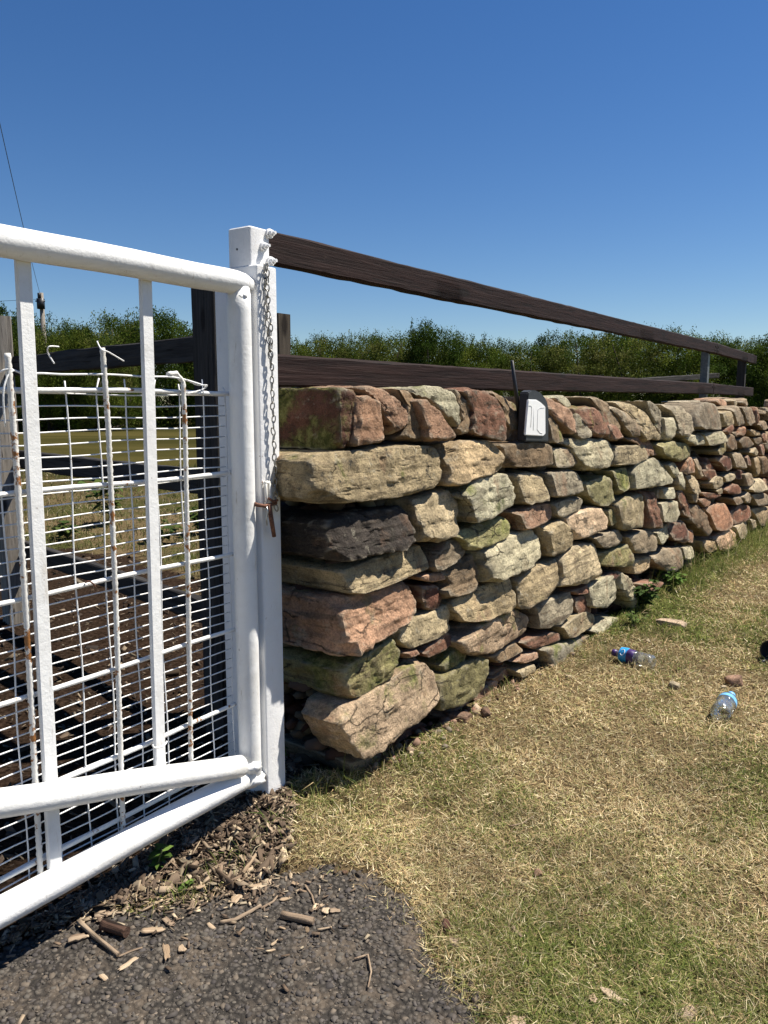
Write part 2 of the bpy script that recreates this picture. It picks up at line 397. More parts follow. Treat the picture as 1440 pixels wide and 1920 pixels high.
mul = (inpoly(X + edge, Y + edge, MUL) | inpoly(X + 4 * edge, Y + 4 * edge, PEN)).astype(float)
lawn = np.clip(1 - mul, 0, 1)
ga = np.stack([mul.ravel(), greenness(X, Y).ravel(), lawn.ravel()], -1)
def mat_ground():
    m, nt, b = new_mat('dry_soil_and_turf', 0.95); b.inputs['Specular IOR Level'].default_value = 0.0
    a = attr(nt, 'mask'); s = nd(nt, 'ShaderNodeSeparateColor', None, Color=a.outputs['Color'])
    pos = nd(nt, 'ShaderNodeNewGeometry').outputs['Position']
    fine = noise(nt, pos, 55, 6, 0.7); mid = noise(nt, pos, 6, 6, 0.65); far = noise(nt, scaled(nt, pos, (0.05, 0.22, 1)), 1.0, 6, 0.6)
    straw = mix(nt, ramp(nt, fine, 0.3, 0.7), (0.065, 0.046, 0.026), (0.21, 0.155, 0.082))
    green = mix(nt, ramp(nt, fine, 0.3, 0.7), (0.025, 0.028, 0.010), (0.09, 0.09, 0.03))
    turf = mix(nt, ramp(nt, mth(nt, 'ADD', mth(nt, 'MULTIPLY', mid, 0.6), mth(nt, 'MULTIPLY', s.outputs[1], 0.45)), 0.3, 0.75), straw, green)
    fieldc = mix(nt, ramp(nt, far, 0.35, 0.65), (0.036, 0.034, 0.011), (0.066, 0.056, 0.019))
    yy = nd(nt, 'ShaderNodeSeparateXYZ', None, Vector=pos).outputs[1]
    turf = mix(nt, ramp(nt, yy, 7.0, 14.0), turf, fieldc)
    mulch = mix(nt, ramp(nt, fine, 0.35, 0.7), (0.014, 0.009, 0.006), (0.055, 0.036, 0.025))
    cl = mix(nt, s.outputs[0], turf, mulch)
    nt.links.new(cl, b.inputs['Base Color'])
    p = bump(nt, b, fine, 0.9, 0.015); bump(nt, b, noise(nt, pos, 230, 4, 0.7), 0.8, 0.005, p)
    return m
gm = np_mesh('ground', np.stack([X, Y, Z], -1).reshape(-1, 3), Q, True, {'mask': ga})
tag(link('ground', gm, mat_ground()), kind='structure')

# tarmac apron
tx = np.arange(-1.9, 0.45, .012); ty = np.arange(0.5, 1.95, .012)
X, Y = np.meshgrid(tx, ty); e = 0.045 * n2(X, Y, 7, 31, 4)
ins = inpoly(X + e, Y + e, TAR)
Z = 0.003 + 0.006 * n2(X, Y, 4, 33) + 0.0035 * n2(X, Y, 70, 34, 3)
idx = np.arange(X.size).reshape(X.shape)
Q = np.stack([idx[:-1, :-1], idx[:-1, 1:], idx[1:, 1:], idx[1:, :-1]], -1).reshape(-1, 4)
keep = ins.ravel()[Q].all(1); Q = Q[keep]
used = np.unique(Q); rm = np.full(X.size, -1); rm[used] = np.arange(len(used))
tv = np.stack([X, Y, Z], -1).reshape(-1, 3)[used]
def mat_tarmac():
    m, nt, b = new_mat('old_tarmac', 0.85); b.inputs['Specular IOR Level'].default_value = 0.3
    pos = nd(nt, 'ShaderNodeNewGeometry').outputs['Position']
    vo = nd(nt, 'ShaderNodeTexVoronoi', {'feature': 'F1'}, Vector=pos, Scale=75.0)
    cl = mix(nt, ramp(nt, vo.outputs['Distance'], 0.15, 0.6), (0.085, 0.073, 0.060), (0.026, 0.022, 0.018))
    cl = mix(nt, ramp(nt, noise(nt, pos, 9, 5, 0.7), 0.45, 0.65, 0, 0.6), cl, (0.13, 0.10, 0.072))
    cl = mix(nt, ramp(nt, noise(nt, pos, 150, 3, 0.6), 0.62, 0.72, 0, 0.7), cl, (0.26, 0.22, 0.17))
    nt.links.new(cl, b.inputs['Base Color'])
    p = bump(nt, b, mth(nt, 'MULTIPLY', vo.outputs['Distance'], -1.0), 1.0, 0.008); bump(nt, b, noise(nt, pos, 260, 4, 0.7), 0.8, 0.003, p)
    return m
tag(link('tarmac_path', np_mesh('tarmac_path', tv, rm[Q]), mat_tarmac()), kind='structure')

# ------------------------------------------------------------------ many-piece scatters
def ico():
    t = (1 + 5 ** .5) / 2
    v = np.array([(-1, t, 0), (1, t, 0), (-1, -t, 0), (1, -t, 0), (0, -1, t), (0, 1, t), (0, -1, -t), (0, 1, -t), (t, 0, -1), (t, 0, 1), (-t, 0, -1), (-t, 0, 1)], float)
    f = np.array([(0, 11, 5), (0, 5, 1), (0, 1, 7), (0, 7, 10), (0, 10, 11), (1, 5, 9), (5, 11, 4), (11, 10, 2), (10, 7, 6), (7, 1, 8), (3, 9, 4), (3, 4, 2), (3, 2, 6), (3, 6, 8), (3, 8, 9), (4, 9, 5), (2, 4, 11), (6, 2, 10), (8, 6, 7), (9, 8, 1)])
    return v / np.linalg.norm(v[0]), f
def rotm(n):
    q = np.random.randn(n, 4); q /= np.linalg.norm(q, axis=1)[:, None]; a, b, c, d = q.T
    return np.stack([np.stack([1 - 2 * (c * c + d * d), 2 * (b * c - a * d), 2 * (b * d + a * c)], -1),
                     np.stack([2 * (b * c + a * d), 1 - 2 * (b * b + d * d), 2 * (c * d - a * b)], -1),
                     np.stack([2 * (b * d - a * c), 2 * (c * d + a * b), 1 - 2 * (b * b + c * c)], -1)], -2)
def pick(cols, n, var=0.25):
    c = np.array(cols)[np.random.randint(0, len(cols), n)]
    return c * (1 + var * np.random.uniform(-1, 1, (n, 1)))
def pebbles(P, size, cols, flat=0.7, jitter=0.25):
    v, f = ico(); n = len(P)
    V = v[None] * (1 + jitter * np.random.uniform(-1, 1, (n, 12, 1)))
    V = np.einsum('nij,nkj->nki', rotm(n), V * np.random.uniform(.6, 1.25, (n, 1, 3))) * size[:, None, None]
    V[..., 2] *= flat; V = V + P[:, None]
    Fq = f[None] + (np.arange(n) * 12)[:, None, None]
    return V.reshape(-1, 3), Fq.reshape(-1, 3), np.repeat(pick(cols, n), 12, 0)
def flakes(P, L, W, T, cols, tilt=0.35, var=0.35):
    n = len(P)
    b = np.array([(-1, -1, -1), (-1, -1, 1), (-1, 1, -1), (-1, 1, 1), (1, -1, -1), (1, -1, 1), (1, 1, -1), (1, 1, 1)], float)
    V = np.repeat(b[None], n, 0) * np.stack([L, W, T], -1)[:, None] * .5
    V[:, :, 1] *= 1 - 0.6 * np.random.rand(n, 8) * (np.random.rand(n, 1) > .3)
    V[:, :, 0] *= 1 - 0.35 * np.random.rand(n, 8)
    a = np.random.uniform(0, 2 * np.pi, n); t = np.random.normal(0, tilt, n); r = np.random.normal(0, tilt * 1.6, n)
    ca, sa, ct, st, cr, sr = np.cos(a), np.sin(a), np.cos(t), np.sin(t), np.cos(r), np.sin(r); o = np.zeros(n); i = np.ones(n)
    Rz = np.stack([np.stack([ca, -sa, o], -1), np.stack([sa, ca, o], -1), np.stack([o, o, i], -1)], -2)
    Ry = np.stack([np.stack([ct, o, st], -1), np.stack([o, i, o], -1), np.stack([-st, o, ct], -1)], -2)
    Rx = np.stack([np.stack([i, o, o], -1), np.stack([o, cr, -sr], -1), np.stack([o, sr, cr], -1)], -2)
    V = np.einsum('nij,nkj->nki', Rz @ Ry @ Rx, V) + P[:, None]
    f = np.array([(0, 1, 3, 2), (4, 6, 7, 5), (0, 4, 5, 1), (2, 3, 7, 6), (0, 2, 6, 4), (1, 5, 7, 3)])
    return V.reshape(-1, 3), (f[None] + (np.arange(n) * 8)[:, None, None]).reshape(-1, 4), np.repeat(pick(cols, n, var), 8, 0)
def sample(poly, n, e=0.0, es=6):
    p = np.array(poly); lo, hi = p.min(0), p.max(0); out = np.zeros((0, 2))
    while len(out) < n:
        q = np.random.uniform(lo, hi, (n * 2, 2)); j = e * n2(q[:, 0], q[:, 1], es, 41)
        out = np.concatenate([out, q[inpoly(q[:, 0] + j, q[:, 1] + j, poly)]])
    return out[:n]

# aggregate set in the tarmac
p = sample([(-1.6, .9), (.3, .9), (.3, 1.85), (-1.6, 1.85)], 30000)
k = inpoly(p[:, 0] + .05 * n2(p[:, 0], p[:, 1], 7, 31, 4), p[:, 1] + .05 * n2(p[:, 0], p[:, 1], 7, 31, 4), TAR); p = p[k][:8500]
sz = np.random.gamma(4, .0011, len(p)) + .0014
P = np.stack([p[:, 0], p[:, 1], .004 + .006 * n2(p[:, 0], p[:, 1], 4, 33) - sz * .28], -1)
V, Fq, T = pebbles(P, sz, [(.066, .057, .048), (.080, .070, .058), (.052, .045, .040), (.090, .078, .063), (.070, .059, .050), (.060, .052, .048), (.078, .068, .060), (.13, .105, .08)], .5, .42)
tag(link('tarmac_aggregate', np_mesh('tarmac_aggregate', V, Fq, False, {'tint': T}), M_AGG), kind='stuff')

# bark mulch: pen behind the gate and the strip in front of it
CHIPC = [(.095, .066, .044), (.15, .108, .074), (.062, .043, .029), (.23, .175, .12), (.11, .077, .053), (.35, .27, .18), (.080, .058, .042), (.17, .12, .08), (.27, .22, .15)]
p1 = sample(MUL, 5200, .05); p2 = sample(PEN, 12000, .1); d2 = np.hypot(p2[:, 0], p2[:, 1]); p2 = p2[np.random.rand(len(p2)) < np.clip((2.6 / d2) ** 1.2, 0, 1)]
d1 = np.array([min(math.hypot(x - q[0], y - q[1]) for q in [gnd(430, 1600)[:2], gnd(330, 1640)[:2], gnd(480, 1520)[:2], gnd(200, 1690)[:2]]) for x, y in p1])
p1 = p1[np.random.rand(len(p1)) < np.clip(1.25 - d1 * 1.2, .45, 1)]
p = np.concatenate([p1, p2]); n = len(p); big = np.random.rand(n)
L = np.random.gamma(3, .0065, n) + .006; L *= (1 + .9 * (big > .93)); Wd = L * np.random.uniform(.10, .45, n); Th = np.random.uniform(.0008, .0028, n)
P = np.stack([p[:, 0], p[:, 1], zg(p[:, 0], p[:, 1]) + np.random.uniform(.0, .012, n)], -1)
V, Fq, T = flakes(P, L, Wd, Th, CHIPC, .42, .5); T[len(p1) * 8:] *= .6
tag(link('bark_mulch', np_mesh('bark_mulch', V, Fq, False, {'tint': T}), M_CHIP), kind='stuff')
# loose chips strewn on the tarmac's edge
p = np.concatenate([sample(TAR, 6000), np.array([np.array(MUL[i]) * (1 - t_) + np.array(MUL[i + 1]) * t_ for i in range(5) for t_ in np.random.rand(260)]) + np.random.randn(1300, 2) * .035]); dd = np.array([min(np.hypot(x - gnd(u, 1680)[0], y - gnd(u, 1680)[1]) for u in (60, 200, 330, 450, 560)) for x, y in p])
p = p[np.random.rand(len(p)) < .95 * np.exp(-(dd / .105) ** 1.2)]; n = len(p)
L = np.random.uniform(.006, .024, n); P = np.stack([p[:, 0], p[:, 1], np.full(n, .009)], -1)
V, Fq, T = flakes(P, L, L * np.random.uniform(.15, .5, n), np.random.uniform(.001, .003, n), CHIPC + [(.42, .33, .22)], .15)
tag(link('strewn_chips', np_mesh('strewn_chips', V, Fq, False, {'tint': T}), M_CHIP), kind='stuff')

# ------------------------------------------------------------------ grass
STRAW = np.array([(.53, .44, .26), (.46, .36, .19), (.66, .57, .37), (.34, .245, .125), (.42, .335, .18), (.16, .11, .055), (.33, .31, .14), (.50, .36, .205), (.27, .27, .11)])
GREEN = np.array([(.13, .16, .040), (.18, .20, .055), (.085, .12, .030), (.24, .24, .08)])
def blades(P, L, W, lean, g, curl=0.6):
    n = len(P); a = np.random.uniform(0, 2 * np.pi, n); dirv = np.stack([np.cos(a), np.sin(a), np.zeros(n)], -1); sd_ = np.stack([-np.sin(a), np.cos(a), np.zeros(n)], -1)
    tw = np.random.uniform(-.8, .8, n); sd_ = sd_ * np.cos(tw)[:, None] + np.array([0, 0, 1.0]) * np.sin(tw)[:, None]
    up = np.array([0, 0, 1.0])
    def at(t):
        an = lean + curl * (t - .5) * np.random.uniform(.3, 1.2, n) * 1.2
        return dirv * (np.sin(an) * L * t)[:, None] + up * (np.cos(an) * L * t)[:, None]
    m1 = P + at(.55); m2 = P + at(1.0)
    m1[:, 2] = np.maximum(m1[:, 2], P[:, 2] + .002); m2[:, 2] = np.maximum(m2[:, 2], P[:, 2] + .003)
    hw = (W * .5)[:, None] * sd_
    V = np.stack([P - hw, P + hw, m1 + hw * .8, m1 - hw * .8, m2], 1)
    b = (np.arange(n) * 5)[:, None]
    Fq = np.concatenate([b + np.array([[0, 1, 2]]), b + np.array([[0, 2, 3]]), b + np.array([[3, 2, 4]])])
    isg = np.random.rand(n) < g
    c = np.where(isg[:, None], GREEN[np.random.randint(0, len(GREEN), n)], STRAW[np.random.randint(0, len(STRAW), n)]) * np.random.uniform(.7, 1.3, (n, 1))
    return V.reshape(-1, 3), Fq, np.repeat(c, 5, 0)
def lawn_mask(x, y):
    e = .05 * n2(x, y, 7, 31, 4) + np.random.normal(0, .022, len(x)); ok = ~inpoly(x + e, y + e, TAR)
    e2 = .06 * n2(x, y, 6, 21) + np.random.normal(0, .02, len(x)); ok &= ~inpoly(x + e2, y + e2, MUL) & ~inpoly(x, y, PEN)
    wq = (x - W0[0]) * WN[0] + (y - W0[1]) * WN[1]; ws = (x - W0[0]) * WD[0] + (y - W0[1]) * WD[1]
    ok &= ~((wq < -.02) & (ws > -.10))
    ok &= ~((ws < -.10) & (wq < -.12))
    b = gnd(800, 1520); bare = np.exp(-(((x - b[0]) / .12) ** 2 + ((y - b[1]) / .06) ** 2)) + np.exp(-((wq - .0) / .09) ** 2) * .35 * (ws < 1.2)
    ok &= np.random.rand(len(x)) > bare * .85
    ok &= (n2(x, y, 5, 51, 4) + np.random.normal(0, .22, len(x))) > -.46
    return ok
def polar(n, lo, hi, pw=1.0, a0=-0.75, a1=0.95):
    u_ = np.random.rand(n); D = lo * (hi / lo) ** (u_ ** pw); A = np.random.uniform(a0, a1, n); return D * np.sin(A), D * np.cos(A), D
x, y, D = polar(400000, 1.0, 11.0); k = lawn_mask(x, y); x, y, D = x[k], y[k], D[k]; n = len(x)
g = greenness(x, y); P = np.stack([x, y, zg(x, y) - .002], -1)
pat = n2(x, y, 3.2, 71, 3); L = (np.random.gamma(5, .0038, n) + .006) * (1 + .3 * g) * np.clip(1 + .8 * pat, .5, 1.5); Wd = np.random.uniform(.0011, .0024, n) * np.clip(D / 2.2, .75, 3.2)
lean = np.clip(np.random.normal(1.12 - .35 * g, .38, n), .1, 1.62)
V, Fq, T = blades(P, L, Wd, lean, np.clip(g * 1.05 - .05, 0, .92))
T = T * np.repeat(np.clip(1 + .75 * n2(x, y, 4.5, 73, 3) + .35 * n2(x, y, 16, 74, 2), .45, 1.45), 5)[:, None]
T = T * 1.06
tag(link('dry_lawn_grass', np_mesh('dry_lawn_grass', V, Fq, True, {'tint': T}), M_BLADE), kind='stuff')
# matted thatch of short dead leaves between the blades
x, y, D = polar(560000, 1.0, 9.0); k = lawn_mask(x, y); x, y, D = x[k], y[k], D[k]; n = len(x); g = greenness(x, y)
a = np.random.uniform(0, 6.283, n); el = np.clip(np.random.normal(.25, .3, n), -.1, 1.3); L = np.random.gamma(4, .0042, n) + .004; hw = np.random.uniform(.0006, .0013, n) * np.clip(D / 2.0, .8, 3)
P = np.stack([x, y, zg(x, y) + np.random.uniform(.000, .012, n)], -1); dv = np.stack([np.cos(a) * np.cos(el), np.sin(a) * np.cos(el), np.sin(el)], -1) * L[:, None]
sv = np.stack([-np.sin(a), np.cos(a), np.random.uniform(-.6, .6, n)], -1) * hw[:, None]
V = np.stack([P - sv, P + sv, P + dv], 1).reshape(-1, 3); Fq = np.arange(n * 3).reshape(-1, 3)
isg = np.random.rand(n) < g * .8
T = np.where(isg[:, None], GREEN[np.random.randint(0, len(GREEN), n)], STRAW[np.random.randint(0, len(STRAW), n)]) * np.random.uniform(.5, 1.25, (n, 1)) * np.clip(1 + .7 * n2(x, y, 5.5, 75, 3), .5, 1.45)[:, None]
tag(link('grass_thatch', np_mesh('grass_thatch', V, Fq, False, {'tint': np.repeat(T, 3, 0) * 1.12}), M_BLADE), kind='stuff')
# loose hay lying on the lawn
x, y, D = polar(9000, 1.0, 9.0); k = lawn_mask(x, y); x, y, D = x[k], y[k], D[k]; n = len(x)
P = np.stack([x, y, zg(x, y) + np.random.uniform(.006, .02, n)], -1)
V, Fq, T = blades(P, np.random.uniform(.015, .05, n), np.random.uniform(.0008, .0016, n) * np.clip(D / 2, .8, 2.5), np.random.normal(1.5, .2, n), np.zeros(n), 1.2)
tag(link('loose_hay', np_mesh('loose_hay', V, Fq, True, {'tint': T * 1.12}), M_BLADE), kind='stuff')
# tall green grass along the wall foot, and the tufts by the gate
seg = []
for (u, v, nn, sp, hh) in ((1215, 1120, 160, .06, .13), (1255, 1090, 700, .13, .13), (1300, 1062, 900, .16, .15), (1335, 1035, 900, .20, .17), (1385, 1018, 800, .22, .13), (1430, 1000, 700, .25, .12),
                           (350, 1685, 120, .035, .03), (430, 1625, 90, .04, .05), (250, 1700, 140, .03, .03), (500, 1560, 160, .03, .05), (520, 1520, 260, .05, .05), (560, 1500, 300, .07, .045), (640, 1500, 260, .08, .04), (215, 1685, 160, .03, .03), (600, 1470, 220, .08, .05),
                           (1200, 1150, 120, .05, .07), (930, 1300, 120, .06, .06), (1120, 1230, 100, .06, .06), (550, 1460, 110, .04, .06), (700, 1440, 200, .06, .05)):
    c = gnd(u, v); xx = np.random.normal(c[0], sp, nn); yy = np.random.normal(c[1], sp, nn)
    wq = (xx - W0[0]) * WN[0] + (yy - W0[1]) * WN[1]; kk = wq > -.03; xx, yy = xx[kk], yy[kk]; nn = len(xx)
    if u >= 1200:
        gg = np.full(nn, .9)
    else:
        gg = np.full(nn, .45 if u in (600, 700, 550, 1120, 930) else .75)
    seg.append((np.stack([xx, yy, zg(xx, yy) - .003], -1), np.random.gamma(5, hh / 5, nn) + .01, np.random.uniform(.002, .0045, nn) * (1 if u >= 1200 else .6), np.clip(np.random.normal(.55, .35, nn), 0, 1.4), gg))
V, Fq, T = blades(*[np.concatenate([s[i] for s in seg]) for i in range(5)])
tag(link('tall_grass', np_mesh('tall_grass', V, Fq, True, {'tint': T}), M_BLADE), kind='stuff')
# rough grass of the field beyond the pen
x, y, D = polar(65000, 4.6, 15.0, 1.0, -.95, .75); wq = (x - W0[0]) * WN[0] + (y - W0[1]) * WN[1]
k = ~inpoly(x, y, PEN) & ((wq < -.6)); x, y, D = x[k], y[k], D[k]; n = len(x); g = np.clip(.45 + .7 * n2(x, y, .7, 61), 0, .85)
g = np.where(y < 8, np.clip(g + .25, 0, .95), g)
V, Fq, T = blades(np.stack([x, y, zg(x, y)], -1), np.random.gamma(5, .010, n) + .015, np.random.uniform(.003, .006, n) * np.clip(D / 5, 1, 4), np.clip(np.random.normal(.7, .4, n), 0, 1.5), g)
tag(link('field_grass', np_mesh('field_grass', V, Fq, True, {'tint': T * .5}), M_BLADE), kind='stuff')

# ------------------------------------------------------------------ dry stone wall
wall = empty('drystone_wall', WP(0, -.15, 0), 'long dry stone wall of rough mossy sandstone blocks with upright coping stones', 'wall')
CROPS = {'A': (500, 680, 1 / 3), 'B': (500, 1060, 1 / 3), 'C': (880, 700, 560 / 1440), 'D': (1240, 740, 200 / 1280)}
TAN = (.37, .30, .19); LT = (.47, .39, .26); GR = (.31, .27, .20); DK = (.055, .047, .043); PK = (.35, .215, .145); RD = (.22, .115, .078)
BR = (.23, .165, .105); OL = (.28, .25, .125); OR = (.44, .325, .195); LG = (.42, .385, .275); DR = (.13, .062, .045); GB = (.24, .195, .14); LP = (.49, .37, .26)
